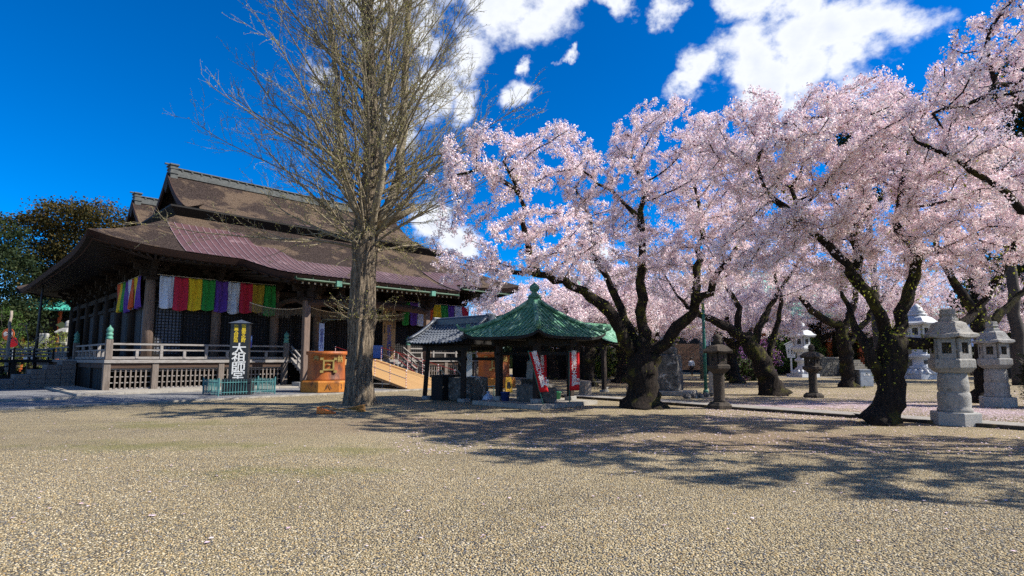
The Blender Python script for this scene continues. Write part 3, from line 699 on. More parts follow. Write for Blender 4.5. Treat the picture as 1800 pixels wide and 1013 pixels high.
for i in range(5):
    a, b = S_[i] + .29, S_[i + 1] - .29
    for k in range(2): door((2.28, a + (b - a) * (k + .5) / 2), (b - a) / 2 - .03, 2.95, FL + .24, math.pi / 2, 'paper_screen' if i == 0 and k == 0 else None)
MB().box(2.02, 2.10, 9.6, 10.4, FL + 1.2, FL + 2.0).build('notice_panel', 'vermilion', hall)
# porch
for t in (9.2, 18.0):
    MB().box(t - .5, t + .5, -2.75, -1.75, 0, .32).build('plinth_stone', 'granite_clean', hall, bevel=.03)
    MB().box(t - .18, t + .18, -2.43, -2.07, .32, 5.25).build('porch_post', 'weathered_post', hall, bevel=.03)
    link('bracket_set', brm, hall, loc=(t, -2.25, .62))
    MB().tube([(t, -2.2, 4.9), (t, -.9, 5.25), (t, .8, 5.2), (t, 2.1, 4.9)], [.2, .17, .17, .2], 6).build('rainbow_beam', 'brown_beam', hall)
MB().tube([(9.2, -2.25, 4.92), (11, -2.25, 5.08), (13.6, -2.25, 5.14), (16.2, -2.25, 5.08), (18, -2.25, 4.92)], .24, 8).build('rainbow_beam', 'brown_beam', hall)
MB().box(8.2, 19.0, -2.42, -2.08, 5.62 + .62, 5.90 + .62 - .38).build('porch_purlin', 'brown_beam', hall)
for t in (11.4, 13.6, 15.8):
    MB().add([(t - .5, -2.33, 5.36), (t + .5, -2.33, 5.36), (t + .16, -2.33, 5.66), (t - .16, -2.33, 5.66), (t - .5, -2.17, 5.36), (t + .5, -2.17, 5.36), (t + .16, -2.17, 5.66), (t - .16, -2.17, 5.66)],
             [(0, 1, 2, 3), (7, 6, 5, 4), (0, 4, 5, 1), (1, 5, 6, 2), (2, 6, 7, 3), (3, 7, 4, 0)]).build('frog_leg_strut', 'old_wood', hall)
    MB().box(t - .17, t + .17, -2.42, -2.08, 5.66, 6.24).build('strut_block', 'old_wood', hall)
for i in range(9):
    z = FL - .17 * (i + 1); MB().box(9.5, 11.85, -.32 * (i + 1), -.32 * i - .02, max(0, z - .14), z).build('stair_tread', 'grey_wood', hall)
    MB().box(15.6, 17.7, -.32 * (i + 1), -.32 * i - .02, max(0, z - .14), z).build('stair_tread', 'grey_wood', hall)
for t in (9.42, 17.72):
    for dz, w in ((.85, .09), (.5, .07), (.12, .14)):
        MB().bar((t, .1, FL + dz), (t, -2.9, dz + .05), w, w).build('stair_rail', 'grey_wood', hall)
    for k in range(1, 4): MB().box(t - .05, t + .05, -.95 * k - .05, -.95 * k + .05, FL - .53 * k - .1, FL - .53 * k + .84).build('baluster', 'grey_wood', hall)

# ------------------------------------------------------------------ cloth curtains in the five colours
def curtain(name, label, colours, p, q, ztop, h, group='five-colour curtains on the hall'):
    """strips side by side on a line from p to q (world points), hanging in soft folds"""
    d = (q - p); L_ = d.length; rz = math.atan2(d.y, d.x)
    root = thing(name, label, 'curtain', (p.x, p.y, ztop), rz, group); w = L_ / len(colours)
    for i, c in enumerate(colours):
        ph = random.uniform(0, 6)
        def f(a, b, i=i, ph=ph):
            x = (i + a) * w + .05 * b * math.sin(ph + b * 3); sag = .05 * math.sin(math.pi * a)
            y = -.03 + (.025 + .07 * b) * math.sin(a * 9 + ph + 1.5 * b) + .02 * math.sin(a * 19 + 2 * ph - 4 * b) - .10 * b * b * math.sin(ph)
            return (x, y, -sag - (h + .09 * math.sin(ph * 2) + .03 * math.sin(a * 5)) * b)
        o = MB().grid(f, 18, 14).build('cloth_strip', c, root, smooth=True)
        sl = o.modifiers.new('thickness', 'SOLIDIFY'); sl.thickness = .008
    MB().tube([(-.15, 0, .03), (L_ / 2, 0, .0), (L_ + .15, 0, .03)], .015, 5).build('hanging_cord', 'rope', root)
    return root
curtain('curtain', 'long curtain of white, red, yellow, green and purple cloth along the front left bays', ['cloth_white', 'cloth_red', 'cloth_yellow', 'cloth_green', 'cloth_purple', 'cloth_white', 'cloth_red', 'cloth_gold', 'cloth_green'], H(2.55, 1.86), H(9.05, 1.86), 6.32, 1.85)
curtain('curtain', 'narrow foreshortened five-colour curtain round the corner on the shaded left side', ['cloth_orange', 'cloth_yellow', 'cloth_green', 'cloth_purple', 'cloth_white', 'cloth_orange', 'cloth_yellow', 'cloth_purple'], H(1.86, 8.2), H(1.86, 2.6), 6.32, 1.85)
curtain('curtain', 'five-colour curtain on the far right bays behind the tiled pavilion roof', ['cloth_green', 'cloth_purple', 'cloth_white', 'cloth_orange', 'cloth_yellow', 'cloth_green', 'cloth_purple', 'cloth_white', 'cloth_red'], H(18.6, 1.7), H(25.3, 1.7), 6.0, 1.75)

# rope with a straw fringe strung under the porch
rp = thing('straw_rope', 'sagging pale rope with a straw fringe hung between the porch posts', 'rope', H(6.9, .3, 0), HROT)
def sagz(x): return 4.98 - .28 * (1 - abs(((x / 3.7) % 1) * 2 - 1) ** 2)
MB().tube([(x * .185, 0, sagz(x * .185)) for x in range(61)], .028, 6).build('rope', 'rope', rp)
fr = MB()
for i in range(220):
    x = .05 * i + random.uniform(-.015, .015); L_ = random.uniform(.35, .6); z = sagz(x); fr.box(x - .010, x + .010, -.008, .008, z - L_, z)
tag(fr.build('fringe', 'fringe', rp), kind='stuff')

# ------------------------------------------------------------------ lettered sign pillar, its fence, signs on the veranda
def lettering(parent, body, size, loc, rot=(R(90), 0, 0), mat='text_white', spacing=1.0, vertical=True, sx=1.0):
    me = text_mesh(body, size, vertical=vertical, spacing=spacing); me.materials.append(MATS[mat])
    return link('lettering', me, parent, loc=loc, rot=rot, scale=(sx, 1, 1))
fA = GP(383.5, 697); 
sp_c = W(421, 640, 26.6); sp_c.z = 0
sg = thing('sign_pillar', 'black lacquered pillar sign with large white characters inside the teal fence', 'sign', sp_c, R(14))
MB().box(-.6, .6, -.42, .42, 0, .55).build('plinth', 'black_lacquer', sg, bevel=.03)
MB().box(-.62, .62, -.45, .45, .55, .74).build('base_block', 'black_lacquer', sg, bevel=.02)
MB().box(-.40, .40, -.22, .22, .74, 3.3).build('pillar_body', 'black_lacquer', sg, bevel=.01)
MB().add([(-.5, -.32, 3.3), (.5, -.32, 3.3), (.5, .32, 3.3), (-.5, .32, 3.3), (0, 0, 3.47)], [(0, 1, 4), (1, 2, 4), (2, 3, 4), (3, 0, 4), (3, 2, 1, 0)]).build('cap', 'grey_tile', sg)
lettering(sg, '大祖師堂', .56, (0, -.225, 1.47), spacing=.72, sx=1.12)
lettering(sg, '国重要文化財', .20, (.16, -.225, 2.82), mat='text_yellow', spacing=.66)
lettering(sg, '比翼入母屋造', .20, (-.16, -.225, 2.82), mat='text_yellow', spacing=.66)
fn = thing('teal_fence', 'low teal iron picket fence round the black sign pillar', 'fence', fA, HROT)
pk = MB().tube([(0, 0, .06), (0, 0, .72)], .014, 5).mesh('picket'); pk.materials.append(MATS['teal_metal'])
FW, FD = 2.5, 2.0
for (p, q) in (((0, 0), (FW, 0)), ((0, 0), (0, FD)), ((FW, 0), (FW, FD)), ((0, FD), (FW, FD))):
    p, q = Vector((*p, 0)), Vector((*q, 0)); n = int((q - p).length / .115)
    for z in (.16, .60): MB().bar(p + Vector((0, 0, z)), q + Vector((0, 0, z)), .03).build('rail', 'teal_metal', fn)
    for i in range(1, n): link('picket', pk, fn, loc=p + (q - p) * (i / n))
for x, y in ((0, 0), (FW, 0), (0, FD), (FW, FD)): MB().tube([(x, y, 0), (x, y, .80)], .035, 8).build('corner_post', 'teal_metal', fn)
# small things on the veranda
po = thing('poster', 'small blue and pink photo poster fixed to the veranda railing', 'poster', H(6.75, .0, FL + .72), HROT)
MB().box(-.26, .26, -.02, .02, 0, .68).build('board', 'blue_panel', po); MB().box(-.24, .24, -.026, -.021, .04, .32).build('picture', 'cloth_purple', po); MB().box(-.24, .24, -.026, -.021, .44, .64).build('picture', 'pale_blue', po)
ts = thing('standing_board', 'tall upright wooden board lettered in a long dark column at the porch entrance', 'sign', H(17.0, .9, FL), HROT - R(20))
MB().box(-.46, .46, -.04, .04, 0, 4.0).build('board', 'sign_wood', ts)
MB().box(-.40, .40, .05, .15, 0, .35).build('foot', 'dark_wood', ts)
lettering(ts, '日蓮聖人', .34, (0.02, -.045, 3.15), mat='text_black', spacing=.66)
lettering(ts, '降誕八百年慶讃大会', .34, (0.02, -.045, 1.35), mat='text_blue', spacing=.70)
lettering(ts, '奉祝宗祖御降誕八百年', .15, (.33, -.045, 2.75), mat='text_black', spacing=.72)
lettering(ts, '大本山祖師堂', .15, (-.33, -.045, 2.2), mat='text_black', spacing=.72)
ns = thing('narrow_sign', 'narrow pale blue upright sign beside the rusty orange tank', 'sign', H(11.6, .5, FL), HROT)
MB().box(-.17, .17, -.03, .03, 0, 2.35).build('board', 'pale_blue', ns); MB().box(-.25, .25, -.12, .12, 0, .08).build('foot', 'dark_wood', ns)
lettering(ns, '祖師堂参拝入口', .24, (0, -.034, 1.35), mat='text_blue', spacing=.75)
bp_ = thing('display_board', 'plain blue standing panel at the top of the timber ramp', 'panel', H(15.95, .8, FL), HROT - R(20))
MB().box(-.42, .42, -.03, .03, .1, 1.0).build('board', 'blue_panel', bp_); MB().box(-.36, -.3, -.1, .1, 0, .12).build('foot', 'iron', bp_); MB().box(.3, .36, -.1, .1, 0, .12).build('foot', 'iron', bp_)
sb = thing('donation_box', 'low grey slatted offertory box on the veranda behind the rusty tank', 'box', H(10.4, .9, FL), HROT)
MB().box(-.8, .8, -.4, .4, 0, .55).build('box_body', 'old_wood', sb)
for i in range(9): MB().box(-.74 + i * .18, -.66 + i * .18, -.41, .41, .55, .62).build('slat', 'grey_wood', sb)

# ------------------------------------------------------------------ rusty tanks
def tank(loc, rz, label):
    o = thing('rain_tank', label, 'tank', loc, rz, 'rusty iron water tanks')
    MB().lathe([(1.28, 0), (1.30, .04), (1.30, .50), (1.24, .58)], 8, ph=R(22.5)).build('pedestal', 'rust_yellow', o, bevel=.02)
    MB().lathe([(.93, .58), (.95, .62), (.92, .68), (.90, 1.3), (.92, 1.82), (.99, 1.86), (1.0, 1.90), (1.0, 2.02), (.93, 2.03), (.90, 1.95)], 40).build('vessel', 'rust', o, smooth=True)
    e = MB()
    for a, b, c, d in ((-.27, .27, .44, .52), (-.27, .27, 0, .08), (-.27, -.19, .08, .44), (.19, .27, .08, .44)): e.box(a, b, -.05, .04, a * 0 + c, d)
    for a, c in ((-.32, -.05), (.32, -.05), (-.32, .57), (.32, .57)): e.box(a - .08, a + .08, -.048, .04, c - .06, c + .06)
    e.lathe([(.10, 0), (.10, .03), (.03, .05)], 10, (0, -.02, .26))
    e.build('crest', 'brass', o, loc=(0, -.91, 1.08))
    for ch, a in (('奉', -38), ('納', 38)):
        lettering(o, ch, .36, (.93 * math.sin(R(a)), -.93 * math.cos(R(a)), 1.62), (R(90), 0, R(a)), 'brass')
    for ch, a in (('中', -24), ('八', 0), ('講', 24)):
        lettering(o, ch, .30, (1.235 * math.sin(R(a)), -1.235 * math.cos(R(a)) + .03 * abs(a) / 24, .28), (R(90), 0, R(a * .0)), 'iron')
    return o
tk = GP(568, 691) + Vector((-.25, 1.15, 0))
tank(tk, R(24), 'rusty orange iron tank on its pedestal left of the ginkgo trunk')
tk2 = W(868, 650, 33.5); tk2.z = 0
tank(tk2, R(10), 'rusty orange iron tank half hidden behind the two pavilions')

# ------------------------------------------------------------------ timber ramp with bound handrails
rm = thing('timber_ramp', 'honey-coloured timber ramp climbing to the porch with bound steel handrails', 'ramp', H(0, 0), HROT)
RT0, RT1, RS = 12.0, 15.45, -8.8
rise = math.atan2(FL + .01, -RS); plk = MB().box(RT0, RT1, -.115, .115, -.05, .0).mesh('plank'); plk.materials.append(MATS['ramp_wood'])
n = int(-RS / .235)
for i in range(n):
    s = RS * (i + .5) / n; link('plank', plk, rm, loc=(0, s, (FL + .012) * (1 + (s / -RS)) + .015), rot=(rise, 0, 0))
for t in (RT0 + .06, RT1 - .06):
    MB().add([(t - .05, 0, FL - .04), (t + .05, 0, FL - .04), (t + .05, RS, .0), (t - .05, RS, .0), (t - .05, 0, FL - .2), (t + .05, 0, FL - .2), (t + .05, RS * .93, 0), (t - .05, RS * .93, 0)],
             [(0, 3, 2, 1), (4, 5, 6, 7), (0, 4, 7, 3), (1, 2, 6, 5), (2, 3, 7, 6), (0, 1, 5, 4)]).build('stringer', 'sign_wood', rm)
MB().box(RT0 - .1, RT1 + .1, RS - .55, RS + .02, 0, .035).build('ramp_foot', 'concrete', rm)
def deck(s): return (FL + .012) * (1 - s / RS)
def bound_rail(t, s0, s1, base=True):
    for dz in (.92, .5):
        MB().tube([(t, s0, deck(s0) + dz), (t, s1, deck(s1) + dz)], .022, 6).build('handrail', 'red_wrap' if dz > .6 else 'grey_steel', rm)
    k = 6
    for i in range(k):
        s = lerp(s0, s1, i / (k - 1)); z0 = deck(s) if base else 0
        pz = MB().tube([(t, s, 0 if not base else z0 - .1), (t, s, deck(s) + .92)], .018, 6).build('rail_post', 'white_wrap', rm)
        for j in range(6): MB().tube([(t, s, z0 + .12 + j * .14), (t, s, z0 + .18 + j * .14)], .022, 6).build('red_band', 'red_wrap', pz)
        MB().lathe([(.035, -.03), (.045, 0), (.035, .03)], 8, (t, s, deck(s) + .93)).build('joint', 'white_wrap', pz)
bound_rail(RT0 + .02, -.6, RS + .4); bound_rail(RT1 - .02, -.6, RS + .4)
for k in range(5):
    s = -1.5 * (k + 1); MB().tube([(RT0 + .08, s, 0), (RT0 + .08, s, deck(s) - .1)], .025, 6).build('ramp_leg', 'grey_steel', rm)
hr = thing('handrail', 'separate red and white bound handrail right of the timber ramp', 'handrail', H(0, 0), HROT)
for dz in (.92, .5): MB().tube([(16.6, 0.2, deck(0) + dz), (16.6, -3.1, deck(-6.9) + dz - .2)], .022, 6).build('rail', 'red_wrap', hr)
for i in range(4):
    s = .2 - 1.1 * i; MB().tube([(16.6, s, max(0, FL - .53 * max(0, -s) - .12)), (16.6, s, deck(0) + .92 - .55 * i * .98)], .018, 6).build('rail_post', 'white_wrap', hr)

# ------------------------------------------------------------------ pavilions
def tile_roof_tiles(): pass
def green_pavilion():
    c = W(940, 640, 21.0); c.z = 0
    o = thing('washing_pavilion', 'small square pavilion with a green copper pyramid roof and bronze finial', 'pavilion', c, HROT)
    a = 1.62                                        # half side of the platform
    for i in range(4):
        for j in range(4):
            MB().box(-a + i * a / 2 + .005, -a + (i + 1) * a / 2 - .005, -a + j * a / 2 + .005, -a + (j + 1) * a / 2 - .005, 0, .14 + random.uniform(0, .006)).build('paving_slab', 'kerb_stone', o)
    h = .92
    for sx in (-1, 1):
        for sy in (-1, 1):
            MB().box(sx * h - .16, sx * h + .16, sy * h - .16, sy * h + .16, .14, .3).build('post_base', 'granite', o, bevel=.02)
            MB().box(sx * h - .10, sx * h + .10, sy * h - .10, sy * h + .10, .3, 2.35).build('post', 'old_wood', o, bevel=.012)
    for k in (-1, 1):
        MB().box(-1.25, 1.25, k * h - .07, k * h + .07, 2.12, 2.34).build('beam', 'dark_wood', o); MB().box(k * h - .069, k * h + .069, -1.25, 1.25, 2.341, 2.5).build('beam', 'dark_wood', o)
        MB().box(-1.1, 1.1, k * h - .04, k * h + .04, 1.78, 1.9).build('tie_rail', 'dark_wood', o)
    e, ez, az = 1.86, 2.42, 3.72                    # roof half side, eave and apex height
    def prof(d): return ez + (az - ez) * (.62 * d + .38 * d * d)
    def pt(side, a, d, dz=0):
        u = (2 * a - 1) * (e * (1 - d) + .13 * d); v = -(e * (1 - d) + .13 * d)
        z = prof(d) + .20 * abs(2 * a - 1) ** 5 * (1 - d) ** 2 + dz
        ca, sa = math.cos(side * math.pi / 2), math.sin(side * math.pi / 2)
        return (u * ca - v * sa, u * sa + v * ca, z)
    for side in range(4):
        r = MB().grid(lambda a, d: pt(side, a, d), 16, 10).build('roof_slope', 'patina_roof', o, smooth=True)
        MB().grid(lambda a, d: pt(side, a, 0, -.10 * d), 16, 1).build('eave_board', 'dark_wood', r)
        MB().grid(lambda a, d: (lambda p: (p[0] * (1 - .5 * d), p[1] * (1 - .5 * d), p[2] - .10 + .06 * d))(pt(side, a, 0)), 12, 2).build('soffit', 'dark_wood', r)
        for i in range(1, 17):                      # raised seams running down the slope, stopping at the hips
            u0 = -e + 2 * e * i / 17; dm = 1 - max(abs(u0), .2) / e
            pts = []
            for j in range(7):
                d = dm * j / 6 * .98; w_ = (e * (1 - d) + .13 * d); aa = (u0 / w_ + 1) / 2
                pts.append(pt(side, min(max(aa, 0), 1), d, .02))
            if dm > .04: MB().tube(pts, .026, 5).build('roof_seam', 'patina_roof', r)
        for j in range(1, 9):                       # overlapping copper courses
            d = j / 9.0
            MB().tube([pt(side, k / 8, d, .006) for k in range(9)], .010, 4).build('roof_course', 'patina_roof', r)
        hp = [pt(side, 0, j / 10, .07) for j in range(11)]
        hb = MB().tube(hp, [.085] * 11, 8).build('hip_ridge', 'patina_roof', o, smooth=True)
        p0 = Vector(hp[0]); out = Vector((p0.x, p0.y, 0)).normalized()
        MB().tube([p0 - out * .1, p0 + out * .14 + Vector((0, 0, .07)), p0 + out * .26 + Vector((0, 0, .22))], [.09, .07, .025], 8).build('hip_tip', 'patina_roof', hb, smooth=True)
        MB().cbox(p0 - out * .18 + Vector((0, 0, .12)), (.16, .16, .22), Matrix.Rotation(side * math.pi / 2 + R(45), 3, 'Z')).build('hip_end_tile', 'patina_roof', hb, bevel=.02)
    MB().lathe([(.30, 0), (.30, .16), (.24, .18), (.24, .24), (.30, .27), (.20, .32)], 4, (0, 0, az - .08), R(45)).build('roof_collar', 'patina', o)
    MB().lathe([(.10, .2), (.22, .26), (.24, .32), (.12, .40), (.09, .46), (.14, .50), (.19, .58), (.17, .68), (.08, .76), (.02, .82)], 16, (0, 0, az - .06)).build('jewel_finial', 'patina', o, smooth=True)
    # things standing inside it
    bs = thing('stone_basin', 'rough grey stone water basin on the pavilion floor', 'basin', c + V * -.2 + U * -.15 + Vector((0, 0, .14)), HROT)
    q = MB().box(-.62, .62, -.42, .42, 0, .60).build('trough', 'lichen_stone', bs, bevel=.05); MB().box(-.5, .5, -.3, .3, .605, .612).build('water', 'black_lacquer', bs)
    st = thing('stone_figure', 'small robed stone figure on a pedestal inside the green pavilion', 'statue', c + V * .45 + U * .35 + Vector((0, 0, .14)), HROT)
    MB().box(-.3, .3, -.3, .3, 0, .75).build('pedestal', 'dark_stone', st, bevel=.04)
    MB().lathe([(.22, .75), (.24, .9), (.2, 1.15), (.19, 1.3), (.21, 1.4), (.10, 1.47), (.085, 1.5), (.10, 1.56), (.11, 1.63), (.08, 1.71), (.02, 1.74)], 14).build('figure', 'granite', st, smooth=True)
    sk = thing('stone_block', 'squat pale sunlit stone block at the front of the green pavilion', 'stone', W(966, 690, 19.9) * 1 - Vector((0, 0, W(966, 690, 19.9).z - .14)), HROT + .3)
    MB().box(-.2, .2, -.2, .2, 0, .52).build('block', 'lichen_stone', sk, bevel=.04)
    return c
def mat_patina_roof():
    m = pm('patina_roof', (.09, .26, .155), (.04, .13, .078), 7, .55, .3, 30, c3=(.34, .56, .42), t3=.50, spec=.4, w3=.2)
mat_patina_roof()
PC = green_pavilion()
def nobori(px, py_top, py_bot, depth, label, lean=0.0, w=.36):
    b = W(px, py_bot, depth); zt = W(px, py_top, depth).z
    o = thing('banner', label, 'banner', (b.x, b.y, .14), R(8), 'red prayer banners at the pavilion')
    h = zt - .14; top = Vector((lean, 0, h)); 
    MB().tube([(0, 0, 0), top], .018, 6).build('pole', 'green_metal', o)
    MB().tube([top - Vector((.02, 0, .03)), top + Vector((w, 0, -.03))], .012, 5).build('cross_bar', 'green_metal', o)
    zb = .42
    f = lambda a, b_: (lerp(lean * (1 - (h - zb) / h * b_), lean * (1 - (h - zb) / h * b_) + w, a), .03 * math.sin(3 * a + 4 * b_), lerp(h - .03, zb, b_))
    cl = MB().grid(f, 6, 12).build('cloth', 'red_cloth', o, smooth=True)
    sl = cl.modifiers.new('thickness', 'SOLIDIFY'); sl.thickness = .006
    me = text_mesh('南無浄行大菩薩', .215, spacing=.80); me.materials.append(MATS['text_white'])
    k = math.atan2(lean, h)
    link('lettering', me, o, loc=(lean * .57 + w * .46, -.045, zb + (h - zb) * .55), rot=(R(90), k, 0), scale=(.9, 1, 1))
    me = text_mesh('奉納', .12, spacing=.9); me.materials.append(MATS['text_white']); link('lettering', me, o, loc=(lean * .25 + w * .84, -.05, zb + .3), rot=(R(90), 0, 0))
nobori(1001, 617, 694, 19.9, 'upright red banner with white characters on a green pole right of the pavilion', 0, .36)
nobori(955, 617, 700, 19.0, 'leaning red banner with white characters at the front corner of the pavilion', -.50, .30)
nobori(945, 620, 690, 21.6, 'shaded red banner standing behind the leaning banner', 0, .34)
def bucket(px, py, label, mat, z=.14, r=.14, h=.26):
    p = GP(px, py, z); o = thing('bucket', label, 'bucket', p)
    MB().lathe([(r * .78, 0), (r, h), (r * 1.07, h), (r * 1.07, h + .02), (r * .94, h + .02), (r * .72, .03)], 18).build('pail', mat, o, smooth=True)
    MB().tube([(r * math.cos(a * math.pi / 8), 0, h + .1 * math.sin(a * math.pi / 8)) for a in range(9)], .006, 5).build('handle', 'iron', o)
bucket(888, 705, 'dark blue plastic bucket on the pavilion floor by the left post', 'bucket_blue', r=.17, h=.30)
bucket(980, 702, 'green plastic bucket inside the green pavilion', 'bucket_green')
bg_ = thing('plastic_bag', 'knotted pale plastic bag lying beside the teal stool', 'bag', GP(858, 708, .0))
MB().lathe([(.10, 0), (.19, .04), (.22, .14), (.17, .26), (.07, .33), (.04, .36), (.08, .42), (.02, .43)], 11).build('bag_body', 'plastic_bag', bg_)
sto = thing('stool', 'light teal metal frame stool left of the green pavilion', 'stool', GP(863, 703, 0), .4)
for x, y in ((-.2, -.16), (.2, -.16), (.2, .16), (-.2, .16)): MB().tube([(x, y, 0), (x * .85, y * .85, .52)], .014, 6).build('leg', 'teal_metal', sto)
MB().box(-.2, .2, -.17, .17, .52, .555).build('seat', 'teal_metal', sto, bevel=.01); MB().bar((-.19, -.15, .2), (.19, -.15, .2), .015).build('stretcher', 'teal_metal', sto)
yb = thing('yellow_stand', 'small yellow plastic notice stand in the gap between the two pavilions', 'sign', GP(894, 690), .2)
MB().add([(-.17, -.15, 0), (.17, -.15, 0), (.14, 0, .75), (-.14, 0, .75), (-.17, .15, 0), (.17, .15, 0)], [(0, 1, 2, 3), (3, 2, 5, 4), (0, 3, 4), (1, 5, 2)]).build('panel', 'yellow_plastic', yb)
MB().add([(-.09, -.125, .2), (.09, -.125, .2), (.07, -.06, .52), (-.07, -.06, .52)], [(0, 1, 2, 3)]).build('mark', 'text_black', yb)

def tiled_pavilion():
    c = W(812, 640, 23.4); c.z = 0
    o = thing('well_pavilion', 'open timber well shelter with a grey tiled gable roof', 'pavilion', c, HROT + R(90)); o.scale = (.9, .9, .92)
    # ridge runs along local x
    hx, hy = 1.25, .95
    for i, (x, y) in enumerate(((-hx, -hy), (hx, -hy), (hx, hy), (-hx, hy))):
        MB().box(x - .2, x + .2, y - .2, y + .2, 0, .16).build('post_base', 'granite', o, bevel=.02)
        M_ = MB().bar((x * 1.06, y * 1.12, .16), (x, y, 2.35), .2); M_.build('post', 'old_wood', o, bevel=.01)
    for y in (-hy, hy): MB().box(-1.6, 1.6, y - .08, y + .08, 2.15, 2.36).build('beam', 'dark_wood', o)
    for x in (-hx, hx): MB().box(x - .075, x + .075, -1.35, 1.35, 2.361, 2.55).build('beam', 'dark_wood', o)
    for y in (-hy, hy): MB().box(-1.4, 1.4, y - .04, y + .04, 1.72, 1.86).build('tie_rail', 'dark_wood', o)
    E, ZE, ZR, HL = 1.65, 2.45, 3.38, 1.95
    def pf(k): return ZE + (ZR - ZE) * (.62 * k + .38 * k * k)
    for sg in (-1, 1):
        s = MB().grid(lambda a, b: (lerp(-HL, HL, a), sg * lerp(E, 0.02, b), pf(b) - .07 + .10 * abs(2 * a - 1) ** 4), 14, 8).build('roof_board', 'dark_wood', o)
        nr, ncol = 8, 17
        for j in range(nr):
            k0, k1 = j / nr, (j + 1) / nr
            for i in range(ncol):
                x0 = -HL + 2 * HL * i / ncol; wd = 2 * HL / ncol; lf = .10 * abs((2 * (i + .5) / ncol) - 1) ** 4
                pts = []
                y0, y1 = sg * E * (1 - k0) + sg * .04, sg * E * (1 - k1); z0, z1 = pf(k0) + .035 + lf, pf(k1) + .0 + lf
                m_ = MB()
                sec = ((0, 0), (wd * .5, -.025), (wd * .62, .0), (wd * .80, .05), (wd * .98, .0))
                v = [(x0 + a, y0, z0 + b) for a, b in sec] + [(x0 + a, y1, z1 + b) for a, b in sec] + [(x0 + a, y0, z0 + b - .03) for a, b in sec]
                f = [(i_, i_ + 1, i_ + 6, i_ + 5) for i_ in range(4)] + [(i_ + 10, i_ + 11, i_ + 1, i_) for i_ in range(4)]
                m_.add(v, f if sg < 0 else [q[::-1] for q in f]); m_.build('tile', 'grey_tile', s)
    rr = MB().box(-HL + .12, HL - .12, -.13, .13, ZR - .05, ZR + .20).build('ridge', 'grey_tile', o)
    rt = MB().tube([(0, 0, 0), (.22, 0, 0)], .085, 8).mesh('ridge_tile'); rt.materials.append(MATS['grey_tile'])
    for i in range(16): link('ridge_tile', rt, rr, loc=(-HL + .15 + i * .23, 0, ZR + .225))
    for x in (-HL + .08, HL - .08):
        MB().box(x - .08, x + .08, -.22, .22, ZR - .14, ZR + .34).build('ridge_end_tile', 'grey_tile', o, bevel=.03)
        for sg in (-1, 1): MB().tube([(x * 1.0, sg * lerp(E, .15, k / 6), pf(k / 6) + .12 + .1) for k in range(7)], .075, 7).build('verge_roll', 'grey_tile', o, smooth=True)
    for x in (-1.55, 1.55):
        MB().add([(x, -E + .15, ZE - .05), (x, E - .15, ZE - .05), (x, 0, ZR - .12)], [(0, 1, 2)]).build('gable_board', 'dark_wood', o)
    w = thing('stone_well', 'dark mossy square stone well trough under the tiled shelter roof', 'well', c + Vector((.35, -.1, 0)), HROT)
    MB().box(-.8, .45, -.6, .6, 0, .92).build('kerb_stones', 'lichen_stone', w, bevel=.05); MB().box(-.68, .33, -.48, .48, .925, .932).build('water', 'black_lacquer', w)
    w2 = thing('board_cabinet', 'dark board cabinet standing beside the well under the tiled roof', 'cabinet', c + Vector((-.62, .0, 0)), HROT)
    for i in range(5): MB().box(-.5 + i * .2 + .004, -.3 + i * .2 - .004, -.36, -.33, .03, .95).build('board', 'dark_wood', w2)
    MB().box(-.5, .5, -.328, .36, .0, .94).build('carcass', 'dark_wood', w2); MB().box(-.55, .55, -.4, .4, .952, 1.0).build('top', 'old_wood', w2)
    wb = thing('white_notice', 'narrow white notice board leaning at the shelter post beside the well', 'sign', W(825, 640, 23.0) - Vector((0, 0, W(825, 640, 23.0).z - .95)), HROT - R(45))
    MB().box(-.11, .11, -.02, .02, 0, .98).build('board', 'white_paint', wb); MB().box(-.02, .02, .02, .06, -.95, .5).build('stake', 'old_wood', wb)
    hrp = W(774, 660, 24.6); hrp.z = 0
    hs = thing('hose_coil', 'coiled pale hose hung on a short post beside the tiled shelter', 'hose', hrp, .3)
    MB().tube([(0, 0, 0), (0, 0, 1.15)], .045, 8).build('post', 'old_wood', hs)
    MB().tube([((.16 + .012 * math.sin(k)) * math.cos(k * .52), -.07 - .02 * (k % 5) / 5, .83 + .34 * math.sin(k * .52)) for k in range(64)], .02, 6).build('coil', 'rope', hs, smooth=True)
    for i in range(2):
        st = thing('timber_prop', ['thin pale leaning pole under the tiled roof above the cabinet', 'second pale leaning pole under the tiled roof beside the first'][i], 'pole', c + Vector((-.1 + .28 * i, -.3, .99)), 0, 'leaning poles in the well shelter')
        MB().bar((-.42, 0, .72), (.1, 0, 0), .045).build('shaft', 'grey_wood', st)
tiled_pavilion()

# ------------------------------------------------------------------ dustpan and broom at the ginkgo
dp = thing('dustpan', 'bright orange plastic dustpan lying at the foot of the ginkgo', 'dustpan', GP(580, 727), R(15))
MB().add([(-.38, -.17, .02), (-.38, .17, .02), (.18, .2, .0), (.18, -.2, .0), (-.38, -.17, .20), (-.38, .17, .20), (.05, .2, .06), (.05, -.2, .06)],
         [(0, 1, 2, 3), (0, 4, 5, 1), (1, 5, 6, 2), (3, 7, 4, 0), (4, 7, 6, 5)]).build('pan', 'orange_plastic', dp, bevel=.01)
MB().tube([(-.36, 0, .19), (-.1, -.02, .23), (.45, -.05, .03)], .02, 6).build('handle', 'straw', dp)
bm_ = thing('straw_broom', 'short straw hand broom lying beside the orange dustpan', 'broom', GP(607, 724), R(10))
MB().tube([(-.5, 0, .05), (.0, 0, .10)], .016, 6).build('handle', 'straw', bm_)
b = MB()
for i in range(170):
    a, r = random.uniform(-1, 1), random.uniform(0, 1); b.bar((0, 0, .10), (.5 + .12 * random.random(), a * .2, max(.006, .07 + .14 * random.uniform(-1, 1))), .006)
